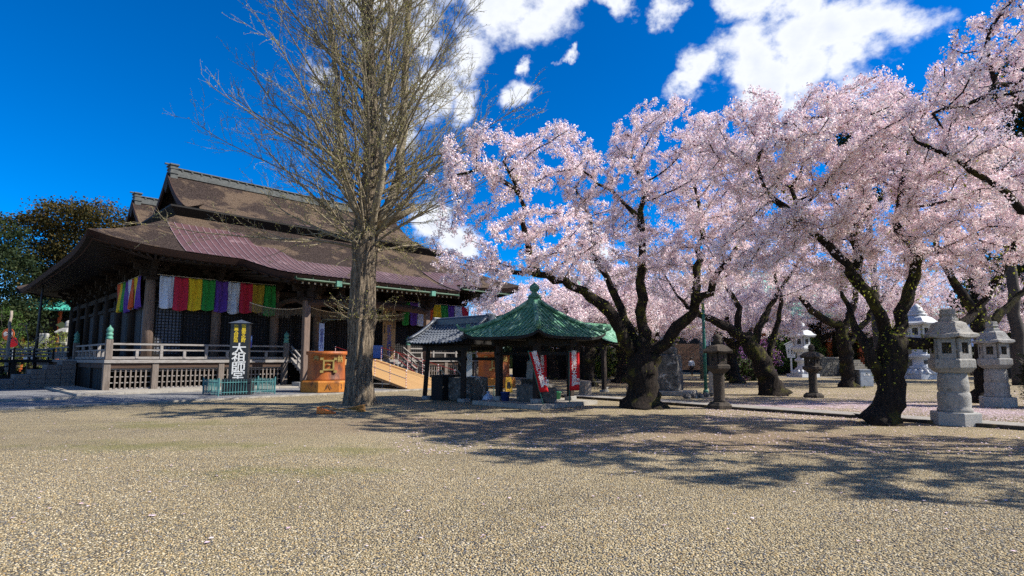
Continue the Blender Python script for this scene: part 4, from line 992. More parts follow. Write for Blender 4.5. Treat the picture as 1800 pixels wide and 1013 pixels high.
tag(b.build('bristles', 'straw', bm_), kind='stuff')

# ------------------------------------------------------------------ stone lanterns
def lantern(name, label, loc, H_, mat, style, rz=0, group=None, cat='stone lantern'):
    """style 'hex' = squat granite lantern, 'old' = dark weathered, 'white' = tall marble"""
    o = thing(name, label, cat, loc, rz, group); k = H_ / 2.87
    def L6(nm, prof, mt=mat, n=6, ph=0, sm=False, bev=.012): return MB().lathe([(r * k, z * k) for r, z in prof], n, (0, 0, 0), ph).build(nm, mt, o, smooth=sm, bevel=0 if sm else bev)
    if style == 'hex':
        L6('base', [(.53, 0), (.53, .30), (.515, .33)], 'granite_clean')
        L6('shaft', [(.37, .33), (.37, .40), (.335, .44), (.345, .50), (.35, .72), (.335, .80), (.305, .83), (.325, .86), (.33, 1.0), (.31, 1.22), (.29, 1.30)], mat, 24, 0, True)
        L6('platform', [(.32, 1.295), (.39, 1.32), (.49, 1.42), (.50, 1.44), (.50, 1.62), (.47, 1.65)])
        fb, ft, fr_ = 1.65, 2.16, .37
        rf = [(.37, 2.16), (.59, 2.16), (.61, 2.18), (.60, 2.26), (.49, 2.31), (.42, 2.42), (.36, 2.55), (.26, 2.60)]
        fin = [(.215, 2.60), (.215, 2.66), (.19, 2.68), (.17, 2.72), (.19, 2.76), (.205, 2.78), (.17, 2.80), (.17, 2.90), (.145, 2.92)]
    elif style == 'old':
        L6('base', [(.52, 0), (.52, .14), (.46, .18), (.38, .26)], mat)
        L6('shaft', [(.24, .26), (.22, .34), (.21, .8), (.215, .84), (.21, 1.30), (.23, 1.36)], mat, 18, 0, True)
        L6('platform', [(.24, 1.355), (.36, 1.44), (.50, 1.56), (.50, 1.68), (.42, 1.72)])
        fb, ft, fr_ = 1.72, 2.16, .33
        rf = [(.34, 2.16), (.60, 2.15), (.64, 2.22), (.55, 2.30), (.42, 2.42), (.22, 2.50)]
        fin = [(.15, 2.50), (.13, 2.56), (.20, 2.60), (.14, 2.66), (.17, 2.74), (.13, 2.84), (.03, 2.92)]
    else:
        L6('base', [(.78, 0), (.78, .18)], 'white_stone', 4, R(45))
        L6('lotus', [(.58, .18), (.57, .24), (.45, .34), (.34, .38)], mat, 24, 0, True)
        for i in range(16):
            a = i * math.pi / 8; MB().tube([(.56 * k * math.cos(a), .56 * k * math.sin(a), .2 * k), (.46 * k * math.cos(a), .46 * k * math.sin(a), .34 * k), (.36 * k * math.cos(a), .36 * k * math.sin(a), .39 * k)], [.07 * k, .07 * k, .03 * k], 6).build('lotus_petal', mat, o, smooth=True)
        L6('shaft', [(.34, .38), (.37, .42), (.37, .48), (.26, .53), (.25, .80), (.36, .84), (.38, .90), (.35, .96), (.25, 1.0), (.25, 1.26), (.30, 1.30)], mat, 24, 0, True)
        for z in (.66, 1.13):
            MB().cbox((0, -.255 * k, z * k), (.15 * k, .03 * k, .15 * k)).build('carved_mark', 'text_black', o, bevel=.02)
        L6('platform', [(.30, 1.295), (.56, 1.46), (.57, 1.56), (.50, 1.60)])
        fb, ft, fr_ = 1.60, 2.10, .36
        rf = [(.40, 2.10), (.72, 2.10), (.76, 2.18), (.62, 2.26), (.50, 2.40), (.30, 2.50)]
        fin = [(.34, 2.50), (.34, 2.56), (.24, 2.60), (.30, 2.64), (.20, 2.72), (.20, 2.80), (.08, 2.92), (.02, 2.98)]
    # fire box: six walls round an empty middle, with window openings
    for i in range(6):
        a = i * math.pi / 3 + R(30); w = fr_ * k * .98; ap = fr_ * k * math.cos(R(30)); h0, h1 = fb * k, ft * k; hh = h1 - h0
        q = MB(); op = .27 * w if style != 'old' else .22 * w
        for x0, x1, z0, z1 in ((-w / 2, w / 2, h0, h0 + .26 * hh), (-w / 2, w / 2, h1 - .2 * hh, h1), (-w / 2, -op, h0 + .26 * hh, h1 - .2 * hh), (op, w / 2, h0 + .26 * hh, h1 - .2 * hh)):
            q.box(x0, x1, -.07 * k, 0, z0, z1)
        wl = q.build('firebox_wall', mat, o, loc=(ap * math.cos(a), ap * math.sin(a), 0), rot=(0, 0, a + math.pi / 2))
        f = MB(); g_ = .022 * k
        for x0, x1, z0, z1 in ((-op, op, h0 + .26 * hh, h0 + .26 * hh + g_), (-op, op, h1 - .2 * hh - g_, h1 - .2 * hh), (-op, -op + g_, h0 + .26 * hh, h1 - .2 * hh), (op - g_, op, h0 + .26 * hh, h1 - .2 * hh), (-g_ / 2, g_ / 2, h0 + .26 * hh, h1 - .2 * hh), (-op, op, h0 + .5 * hh, h0 + .5 * hh + g_)):
            f.box(x0, x1, -.05 * k, -.03 * k, z0 + .0003, z1 - .0003)
        f.build('window_grille', mat if style == 'old' else ('dark_stone' if style == 'hex' else 'text_black'), wl)
    # roof with lifted corners
    pr = [(r * k, z * k) for r, z in rf]; n = 36; m_ = MB(); o0 = len(pr)
    for j, (r, z) in enumerate(pr):
        for i in range(n):
            a = 2 * math.pi * i / n; c = (a % (math.pi / 3)) - math.pi / 6
            rr = r * math.cos(math.pi / 6) / math.cos(c); corner = abs(c) / (math.pi / 6)
            m_.v.append((rr * math.cos(a), rr * math.sin(a), z + (.07 * k * corner ** 3 * max(0, 1 - j / 4) if j > 0 else .04 * k * corner ** 3)))
    for j in range(len(pr) - 1):
        for i in range(n): m_.f.append((j * n + i, j * n + (i + 1) % n, (j + 1) * n + (i + 1) % n, (j + 1) * n + i))
    m_.f.append(tuple(range(n))[::-1]); m_.f.append(tuple((len(pr) - 1) * n + i for i in range(n)))
    m_.build('roof', 'granite' if style == 'hex' else mat, o)
    MB().lathe([(r * k, z * k) for r, z in fin], 6 if style == 'hex' else 14).build('finial', mat, o, smooth=style != 'hex')
    return o
def base_at(px, py): return GP(px, py)
lantern('stone_lantern', 'big squat granite lantern standing just right of the gnarled cherry trunk', base_at(1700, 750) + Vector((0, .35, 0)), 2.87, 'granite', 'hex', R(12), 'pair of granite lanterns')
lantern('stone_lantern', 'second granite lantern standing farther back beside the round dark bush', base_at(1768, 716) + Vector((0, .3, 0)), 2.9, 'granite', 'hex', R(4), 'pair of granite lanterns')
lantern('stone_lantern', 'dark slender weathered lantern with a lichen yellow roof by the stone path', base_at(1271, 720) + Vector((0, .3, 0)), 2.45, 'dark_stone', 'old', R(10), 'dark weathered lanterns')
lantern('stone_lantern', 'dark slender lantern in front of the white marble lantern and white sign', base_at(1437, 700) + Vector((0, .3, 0)), 2.25, 'dark_stone', 'old', R(20), 'dark weathered lanterns')
lantern('marble_lantern', 'tall white marble lantern behind the dark lantern and white sign', base_at(1420, 664) + Vector((0, .8, 0)), 4.9, 'white_stone', 'white', R(15), 'white marble lanterns')
lantern('marble_lantern', 'tall white marble lantern half hidden behind the gnarled cherry branch', base_at(1632, 667) + Vector((0, .8, 0)), 6.0, 'white_stone', 'white', R(10), 'white marble lanterns')
for px, py, w, lab in ((1440, 664, 3.4, 'low white plinth slab under the left marble lantern'), (1634, 668, 4.2, 'low white plinth slab under the right marble lantern')): pass

# ------------------------------------------------------------------ right-hand background
sgw = thing('white_sign', 'white gabled notice sign on a white post before the hedge', 'sign', base_at(1392, 661), R(-4))
k = 1.0
MB().box(-.07, .07, -.05, .05, 0, 2.6).build('post', 'white_paint', sgw)
MB().add([(x, y, z) for y in (-.09, -.05) for x, z in ((-.36, 1.75), (.36, 1.75), (.50, 3.0), (0, 3.25), (-.50, 3.0))], [(0, 1, 2, 3, 4), (9, 8, 7, 6, 5)] + [(i, i + 5, (i + 1) % 5 + 5, (i + 1) % 5) for i in range(5)]).build('board', 'white_paint', sgw)
for s_ in (-1, 1): MB().bar((0, -.07, 3.34), (s_ * .64, -.07, 3.02), .14, .05).build('roof_strip', 'white_paint', sgw)
lettering(sgw, '宗祖御降誕', .20, (.30, -.095, 2.45), mat='text_black', spacing=.72); lettering(sgw, '石灯籠奉納', .16, (.05, -.095, 2.4), mat='text_black', spacing=.8)
lettering(sgw, '大本山', .20, (-.24, -.095, 2.35), mat='text_black', spacing=.8)
nw = thing('notice_wall', 'long brown boarded donor wall on short legs behind the stone monument', 'fence', GP(1066, 660), R(-4))
for j in range(5):
    for i in range(4):
        MB().box(i * 2.35 + .01, (i + 1) * 2.35 - .01, -.04, .04, .55 + j * .52 + .008, .55 + (j + 1) * .52 - .008).build('panel', 'board_brown', nw) if 'board_brown' in MATS else (pm('board_brown', (.25, .17, .12), (.17, .11, .08), 3, .8, .2, 12, (.5, 6, 6)), MB().box(i * 2.35 + .01, (i + 1) * 2.35 - .01, -.04, .04, .55 + j * .52 + .008, .55 + (j + 1) * .52 - .008).build('panel', 'board_brown', nw))
for i in range(5): MB().box(i * 2.35 - .08, i * 2.35 + .08, .041, .17, 0, 3.1).build('post', 'old_wood', nw)
mo = thing('stone_monument', 'tall rough stone monument with a pale sunlit edge behind the cherry trunk', 'monument', GP(1182, 696) + Vector((0, .6, 0)), R(-28))
MB().box(-1.15, 1.15, -.75, .75, 0, .22).build('base', 'kerb_stone', mo, bevel=.04)
q = MB().lathe([(.80, .22), (.82, .5), (.78, 1.2), (.74, 1.75), (.70, 1.85)], 4, ph=R(45)).build('block', 'lichen_stone', mo, bevel=.05)
MB().lathe([(.52, 1.85), (.55, 1.95), (.55, 2.12), (.40, 2.2)], 4, ph=R(45)).build('cap_stone', 'lichen_stone', mo, bevel=.04)
MB().lathe([(.34, 2.2), (.38, 2.35), (.33, 2.6), (.14, 2.72)], 7).build('top_stone', 'lichen_stone', mo, bevel=.03)
for i in range(5):
    a = thing('edging_stone', 'small rough stone edging the ground beside the monument base', 'stone', GP(1208 + 11 * i, 701 - i), random.random(), 'edging stones by the monument')
    MB().lathe([(.15, 0), (.17, .08), (.13, .17), (.05, .2)], 6).build('rock', 'lichen_stone', a)
def pole(name, label, px, py, depth_z, r, mat, ptop, cat='pole'):
    p = GP(px, py); zt = W(px, ptop, p.y).z; o = thing(name, label, cat, p)
    MB().tube([(0, 0, 0), (0, 0, zt)], [r, r * .85], 10).build('shaft', mat, o, smooth=True); return o, zt
o, zt = pole('utility_pole', 'thick pale grey concrete pole behind the dark lantern', 1236, 666, 0, .24, 'concrete', 545); MB().cbox((.25, -.26, 3.0), (.35, .25, .6)).build('meter_box', 'white_paint', o)
for z in (2.2, 4.0): MB().lathe([(.25, -.04), (.25, .04)], 12, (0, 0, z)).build('steel_band', 'grey_steel', o)
o, zt = pole('lamp_post', 'slim dark green steel post beside the grey concrete pole', 1241, 697, 0, .075, 'green_metal', 520); MB().lathe([(.12, 0), (.12, .25), (.08, .3)], 10).build('foot', 'green_metal', o); MB().box(-.25, .25, -.06, .06, zt - .02, zt + .10).build('lamp_head', 'grey_steel', o)
o, zt = pole('flag_pole', 'thin blue grey pole far behind the dark lantern', 1250, 662, 0, .07, 'grey_steel', 565); MB().lathe([(.13, 0), (.13, .1)], 10).build('foot', 'concrete', o)
p = thing('stone_post', 'short plain square stone post behind the dark lantern', 'post', GP(1256, 690), .3); MB().box(-.19, .19, -.19, .19, 0, 1.0).build('shaft', 'granite_clean', p, bevel=.03); MB().box(-.17, .17, -.17, .17, 1.0, 1.04).build('cap', 'granite', p)
bx = thing('utility_cabinet', 'plain pale grey steel cabinet beside the shaded cherry trunk', 'cabinet', GP(1518, 681), R(6)); MB().box(-.42, .42, -.3, .3, .05, .98).build('housing', 'grey_steel', bx, bevel=.02); MB().box(-.46, .46, -.34, .34, .98, 1.03).build('lid', 'grey_steel', bx); MB().box(-.38, .38, -.312, -.30, .1, .92).build('door', 'grey_steel', bx)
lettering(bx, '受水槽', .14, (0, -.318, .72), mat='text_white', vertical=False)
# low block walls of separate stones, steps
def block_wall(label, pL, pR, h, course=.34, mat='wall_stone'):
    d = pR - pL; o = thing('stone_wall', label, 'wall', pL, math.atan2(d.y, d.x), 'low garden walls'); L_ = d.length
    for j in range(int(round(h / course))):
        x = -(.35 if j % 2 else 0)
        while x < L_:
            w = random.uniform(.5, .85); a, b_ = max(0, x), min(L_, x + w); x += w
            if b_ - a > .08: MB().box(a + .008, b_ - .008, random.uniform(-.03, .03), .4, j * course + .006, (j + 1) * course - .004).build('stone', mat, o, bevel=.02)
    MB().box(-.05, L_ + .05, -.06, .45, h - .002, h + .12).build('coping', 'kerb_stone', o); return o
block_wall('low mossy block wall between the white lantern and the stone steps', GP(1438, 662), GP(1500, 661), 1.7)
block_wall('low block wall behind the marble lantern at the right', GP(1560, 660), GP(1690, 659), 1.6)
block_wall('low block wall running off behind the granite lanterns', GP(1712, 661), GP(1960, 660), 1.5)
stp = thing('stone_steps', 'flight of grey stone steps rising behind the utility cabinet', 'steps', GP(1513, 662), 0)
for i in range(7): MB().box(-1.3, 1.3, i * .34, i * .34 + .40, 0, .22 * (i + 1)).build('step', 'kerb_stone', stp, bevel=.015)
bs_ = thing('blue_sign', 'pale blue board with dark characters between the granite lanterns', 'sign', GP(1737, 690) + Vector((0, .5, 0)), R(-6))
MB().box(-.05, .05, 0, .06, 0, 2.9).build('post', 'iron', bs_); zc = W(1737, 590, bs_.location.y).z
MB().box(-.62, .62, -.04, .0, zc - .55, zc + .55).build('board', 'pale_blue', bs_)
lettering(bs_, 'お願い', .26, (0, -.044, zc + .27), mat='text_blue', vertical=False); lettering(bs_, '禁煙・火気', .22, (0, -.044, zc - .1), mat='text_blue', vertical=False)
bw = thing('brick_wall', 'red brown brick wall at the far right behind the granite lantern', 'wall', GP(1772, 655), R(-5))
bk = MB().box(.01, .59, -.1, .1, .008, .192).mesh('brick'); bk.materials.append(MATS['brick_wall'])
for j in range(17):
    for i in range(9): link('brick', bk, bw, loc=(i * .6 + (.3 if j % 2 else 0), random.uniform(-.01, .01), j * .2))
MB().box(0, 5.7, .101, .3, 0, 3.4).build('backing', 'concrete', bw)
# garden house with warm lattice windows behind the marble lantern
gh = thing('lattice_house', 'low dark house with honey-coloured lattice windows behind the marble lantern', 'building', GP(1590, 648), R(-2))
MB().box(0, 17, .2, 5, 0, 3.2).build('wall', 'dark_wood', gh)
MB().add([(-1, -.8, 3.2), (18, -.8, 3.2), (18, 6, 3.2), (-1, 6, 3.2), (1, 2.6, 5.2), (16, 2.6, 5.2)], [(0, 1, 5, 4), (1, 2, 5), (2, 3, 4, 5), (3, 0, 4), (3, 2, 1, 0)]).build('roof', 'grey_tile', gh)
for i in range(6):
    w = MB().box(.6 + i * 2.7, 2.7 + i * 2.7, .14, .2, .9, 2.7).build('window', 'sign_wood', gh)
    f = MB()
    for j in range(8): f.box(.6 + i * 2.7 + j * .3 - .03, .6 + i * 2.7 + j * .3 + .03, .08, .138, .9, 2.7)
    for z in (.9, 1.5, 2.1, 2.64): f.box(.6 + i * 2.7, 2.7 + i * 2.7, .06, .079, z, z + .06)
    f.build('lattice', 'old_wood', w)
# far hall with a green copper roof
fh = thing('far_hall', 'distant hall with a pale green copper roof seen through the blossom', 'building', W(1395, 640, 70) - Vector((0, 0, W(1395, 640, 70).z)), R(10))
MB().box(-12, 12, -6, 6, 0, 6.2).build('wall', 'dark_wood', fh)
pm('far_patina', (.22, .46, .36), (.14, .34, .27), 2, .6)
def fr_(a, b, sg=1): return (lerp(-15, 15, a) * (1 - .35 * b), sg * lerp(-9, 0, b), 6.0 + 5.5 * (.55 * b + .45 * b * b) + .8 * abs(2 * a - 1) ** 5 * (1 - b))
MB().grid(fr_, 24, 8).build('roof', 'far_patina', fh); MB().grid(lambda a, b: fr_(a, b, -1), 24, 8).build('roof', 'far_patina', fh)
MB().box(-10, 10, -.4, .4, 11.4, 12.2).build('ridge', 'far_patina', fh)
for x in (-8, -4, 0, 4, 8): MB().box(x - .3, x + .3, -6.3, -5.95, 0, 6).build('pillar', 'vermilion', fh)
f2 = thing('side_hall', 'green copper roofed hall rising behind the square pavilion', 'building', W(1010, 640, 52) - Vector((0, 0, W(1010, 640, 52).z)), HROT)
MB().box(-4, 4, -4, 4, 0, 4.6).build('wall', 'dark_wood', f2)
def f2r(a, b, k=0):
    u, v = (2 * a - 1) * 5.6 * (1 - .8 * b), -5.6 * (1 - b); z = 4.5 + 3.8 * (.5 * b + .5 * b * b) + .9 * abs(2 * a - 1) ** 5 * (1 - b); c, s = math.cos(k * math.pi / 2), math.sin(k * math.pi / 2); return (u * c - v * s, u * s + v * c, z)
for k in range(4): MB().grid(lambda a, b: f2r(a, b, k), 14, 8).build('roof_slope', 'patina_roof', f2, smooth=True)
MB().box(-.5, .5, -.5, .5, 8.2, 9).build('roof_crown', 'patina', f2)
# open shelter with a bench behind the big cherry
sh = thing('open_shelter', 'open timber shelter with green copper eaves behind the large cherry trunk', 'shelter', GP(1062, 689), HROT); sh.scale = (.75, .75, .92)
for x in (0, 3.2):
    for y in (0, 2.2): MB().box(x - .12, x + .12, y - .12, y + .12, .12, 2.75).build('post', 'old_wood', sh, bevel=.01); MB().box(x - .22, x + .22, y - .22, y + .22, 0, .12).build('post_base', 'granite', sh)
def shr(a, b, sg): return (lerp(-.5, 3.7, a), 1.1 + sg * lerp(1.6, 0, b), 2.7 + 1.0 * (.6 * b + .4 * b * b) + .12 * abs(2 * a - 1) ** 4)
for sg_ in (-1, 1): MB().grid(lambda a, b: shr(a, b, sg_), 12, 6).build('roof_slope', 'patina_roof', sh); MB().grid(lambda a, b: (lambda p: (p[0], p[1], p[2] - .12))(shr(a, b, sg_)), 12, 6).build('roof_lining', 'dark_wood', sh)
MB().box(-.7, 3.9, .95, 1.25, 3.66, 3.8).build('ridge', 'patina_roof', sh)
for y in (0, 2.2): MB().box(-.4, 3.6, y - .08, y + .08, 2.5, 2.68).build('beam', 'dark_wood', sh)
ch = thing('garden_chair', 'thin black wire garden chair beside the shelter post', 'chair', GP(1048, 686), .5)
for x, y in ((-.24, -.2), (.24, -.2), (.24, .2), (-.24, .2)): MB().tube([(x * 1.15, y * 1.2, 0), (x, y, .42)], .014, 5).build('leg', 'iron', ch)
MB().box(-.26, .26, -.23, .23, .42, .45).build('seat', 'iron', ch, bevel=.01)
MB().tube([(-.24, .2, .43), (-.24, .3, .8), (0, .32, .86), (.24, .3, .8), (.24, .2, .43)], .013, 5).build('back_hoop', 'iron', ch)
for i in range(4): MB().tube([(-.15 + .1 * i, .21, .45), (-.15 + .1 * i, .31, .83)], .007, 4).build('back_rod', 'iron', ch)
lg = thing('log_stump', 'cut tree log section lying beside the red banner', 'log', GP(1029, 694), R(20))
MB().lathe([(.30, 0), (.29, .3), (.27, .62), (.22, .64)], 12).build('trunk_section', 'bark_pale', lg)

# ------------------------------------------------------------------ left background
br = thing('timber_bridge', 'dark timber footbridge with slatted parapet joining the hall side', 'bridge', H(-9.5, 17), HROT)
MB().box(0, 9.5, 0, 2.2, FL - .2, FL).build('deck', 'dark_wood', br)
for y in (.05, 2.15):
    for z in (.25, .47, .70): MB().box(0, 9.5, y - .03, y + .03, FL + z - .06, FL + z + .06).build('rail', 'grey_wood', br)
    for i in range(10): MB().box(i * 1.05 - .05, i * 1.05 + .05, y - .05, y + .05, FL, FL + .78).build('baluster', 'old_wood', br)
for x in (1.0, 4.2, 7.4):
    for y in (.2, 2.0): MB().box(x - .13, x + .13, y - .13, y + .13, 0, FL - .2).build('leg', 'old_wood', br)
for x in (1.0, 4.2):
    MB().bar((x, .2, .25), (x + 3.2, .2, FL - .35), .1).build('cross_brace', 'old_wood', br); MB().bar((x, .26, FL - .35), (x + 3.2, .26, .25), .1).build('cross_brace', 'old_wood', br)
ss = thing('block_steps', 'stepped stack of pale stone blocks against the hall side', 'steps', H(-4.2, 7.4), HROT)
for j in range(6):
    n = 6 - j
    for i in range(n):
        for d in range(2): MB().box(4.1 - (i + 1) * .68 + .008, 4.1 - i * .68 - .008, d * .95 + .005, d * .95 + .945, j * .26 + .004, (j + 1) * .26 - .004).build('block', 'brick_stone', ss, bevel=.015)
lp = GP(58, 672); zt = W(64, 487, lp.y).z
lo = thing('lamp_pole', 'thin black lamp pole standing before the footbridge', 'lamp', lp)
MB().tube([(0, 0, 0), (.06, 0, zt * .5), (.18, 0, zt)], [.11, .09, .06], 8).build('shaft', 'iron', lo, smooth=True)
MB().tube([(.18, 0, zt), (.5, -.2, zt + .15)], .03, 6).build('arm', 'iron', lo); MB().lathe([(.04, .14), (.18, .08), (.2, -.02), (.1, -.08)], 12, (.55, -.22, zt + .08)).build('lamp_head', 'grey_steel', lo, smooth=True)
gb = thing('gate_house', 'small dark shrine building with a bright green tiled roof behind the footbridge', 'building', W(84, 640, 75) - Vector((0, 0, W(84, 640, 75).z)), R(6)); gb.scale = (1.34, 1.34, 1.34)
MB().box(-2.6, 3.4, .3, 4, 0, 5.3).build('wall', 'dark_wood', gb)
zr = W(84, 545, 75).z / 1.34
for k in range(24):
    x = -3.1 + k * .29; MB().tube([(x, -1.1, zr - .1), (x, 0.4, zr + .45), (x, 2.1, zr + 1.45)], .12, 6).build('roof_tile_row', 'green_tile', gb)
MB().box(-3.2, 3.9, 1.95, 2.35, zr + 1.35, zr + 1.85).build('ridge', 'green_tile', gb)
MB().add([(-3.2, -1.1, zr - .2), (3.9, -1.1, zr - .2), (3.9, 2.1, zr + 1.33), (-3.2, 2.1, zr + 1.33)], [(0, 1, 2, 3)]).build('roof_board', 'dark_wood', gb)
MB().tube([(-3.2, -1.1, zr), (-3.7, -1.5, zr - .25), (-4.0, -1.8, zr - .75)], [.12, .12, .06], 6).build('eave_corner', 'green_tile', gb)
for x in (-2.3, .9, 2.9): MB().tube([(x, -.2, 0), (x, -.2, zr)], .17, 10).build('pillar', 'vermilion', gb)
stl = thing('stone_stele', 'plain pale upright stone slab before the green tiled gate house', 'monument', W(76, 602, 64) - Vector((0, 0, W(76, 602, 64).z)), 0); stl.scale = (1.3, 1.3, 1.2)
MB().box(-.7, .7, -.4, .4, 0, 1.2).build('base', 'granite', stl, bevel=.04); MB().box(-.42, .42, -.16, .16, 1.2, 3.75).build('slab', 'granite_clean', stl, bevel=.1)
lantern('stone_lantern', 'small grey stone lantern above the lime shrubs beside the hall', W(118, 600, 63) - Vector((0, 0, W(118, 600, 63).z)), 5.8, 'granite', 'old', 0)
for i, (px, py, r, mt, lab) in enumerate(((15, 588, .62, 'vermilion', 'round red sign with white lettering among the left shrubs'), (23, 602, .50, 'red_cloth', 'plain red round sign among the left shrubs'))):
    p = W(px, py, 58); r *= 1.0; o = thing('round_sign', lab, 'sign', (p.x, p.y, 0)); MB().tube([(0, .06, 0), (0, .06, p.z)], .05, 6).build('post', 'grey_steel', o)
    q = MB().lathe([(r, 0), (r, .05)], 24).build('disc', mt, o, loc=(0, 0, p.z), rot=(R(90), 0, 0))
    if i == 0: lettering(o, '参道', .5, (0, -.06, p.z), mat='text_white', vertical=False)
wb = thing('white_notice', 'small white notice board standing among the lime shrubs', 'sign', W(51, 615, 60) - Vector((0, 0, W(51, 615, 60).z))); MB().box(-.5, .5, -.03, .03, 1.6, 2.9).build('board', 'pale_blue', wb); MB().box(-.04, .04, .03, .1, 0, 2.8).build('post', 'grey_steel', wb)

# ------------------------------------------------------------------ person walking away
def person(loc, rz):
    o = thing('person', 'person in a pale blue shirt and black trousers walking past the monument', 'person', loc, rz)
    def skin(name, vs, es, rad, mat, sub=2):
        me = bpy.data.meshes.new(name); me.from_pydata(vs, es, []); me.materials.append(MATS[mat]); ob = link(name, me, o)
        md = ob.modifiers.new('skin', 'SKIN'); md.use_smooth_shade = True
        for i, r in enumerate(rad): me.skin_vertices[0].data[i].radius = (r, r * .82 if i < 4 and name == 'body' else r)
        me.skin_vertices[0].data[0].use_root = True
        s = ob.modifiers.new('sub', 'SUBSURF'); s.levels = s.render_levels = sub; return ob
    bv = [(0, 0, .92), (0, .0, 1.15), (0, .0, 1.38), (0, 0, 1.50), (0, -.01, 1.57), (0, -.015, 1.68),
          (-.19, 0, 1.39), (-.24, .05, 1.12), (-.23, -.04, .88), (-.23, -.07, .80), (.19, 0, 1.39), (.24, -.03, 1.12), (.23, .08, .90), (.23, .10, .82),
          (-.10, 0, .88), (-.11, -.16, .48), (-.11, -.02, .09), (-.11, -.16, .04), (.10, 0, .88), (.11, .10, .48), (.11, .30, .13), (.11, .22, .04)]
    be = [(0, 1), (1, 2), (2, 3), (3, 4), (4, 5), (2, 6), (6, 7), (7, 8), (8, 9), (2, 10), (10, 11), (11, 12), (12, 13), (0, 14), (14, 15), (15, 16), (16, 17), (0, 18), (18, 19), (19, 20), (20, 21)]
    skin('body', bv, be, [.14, .13, .15, .06, .085, .09, .065, .05, .035, .04, .065, .05, .035, .04, .09, .06, .04, .035, .09, .06, .04, .035], 'skin')
    skin('shirt', [(0, 0, .90), (0, 0, 1.15), (0, 0, 1.36), (0, 0, 1.46), (-.20, 0, 1.38), (-.25, .045, 1.12), (-.235, -.03, .92), (.20, 0, 1.38), (.25, -.03, 1.12), (.235, .07, .94)], [(0, 1), (1, 2), (2, 3), (2, 4), (4, 5), (5, 6), (2, 7), (7, 8), (8, 9)], [.185, .175, .185, .075, .09, .07, .06, .09, .07, .06], 'shirt')
    skin('trousers', [(0, 0, .92), (-.10, 0, .84), (-.11, -.16, .48), (-.11, -.02, .12), (.10, 0, .84), (.11, .10, .48), (.11, .29, .15)], [(0, 1), (1, 2), (2, 3), (0, 4), (4, 5), (5, 6)], [.16, .115, .085, .07, .115, .085, .07], 'trousers')
    MB().lathe([(.03, .115), (.075, .10), (.108, .05), (.115, -.01), (.11, -.07), (.07, -.10)], 14, (0, .012, 1.69)).build('hair', 'hair', o, smooth=True)
person(GP(1216, 661), R(185))

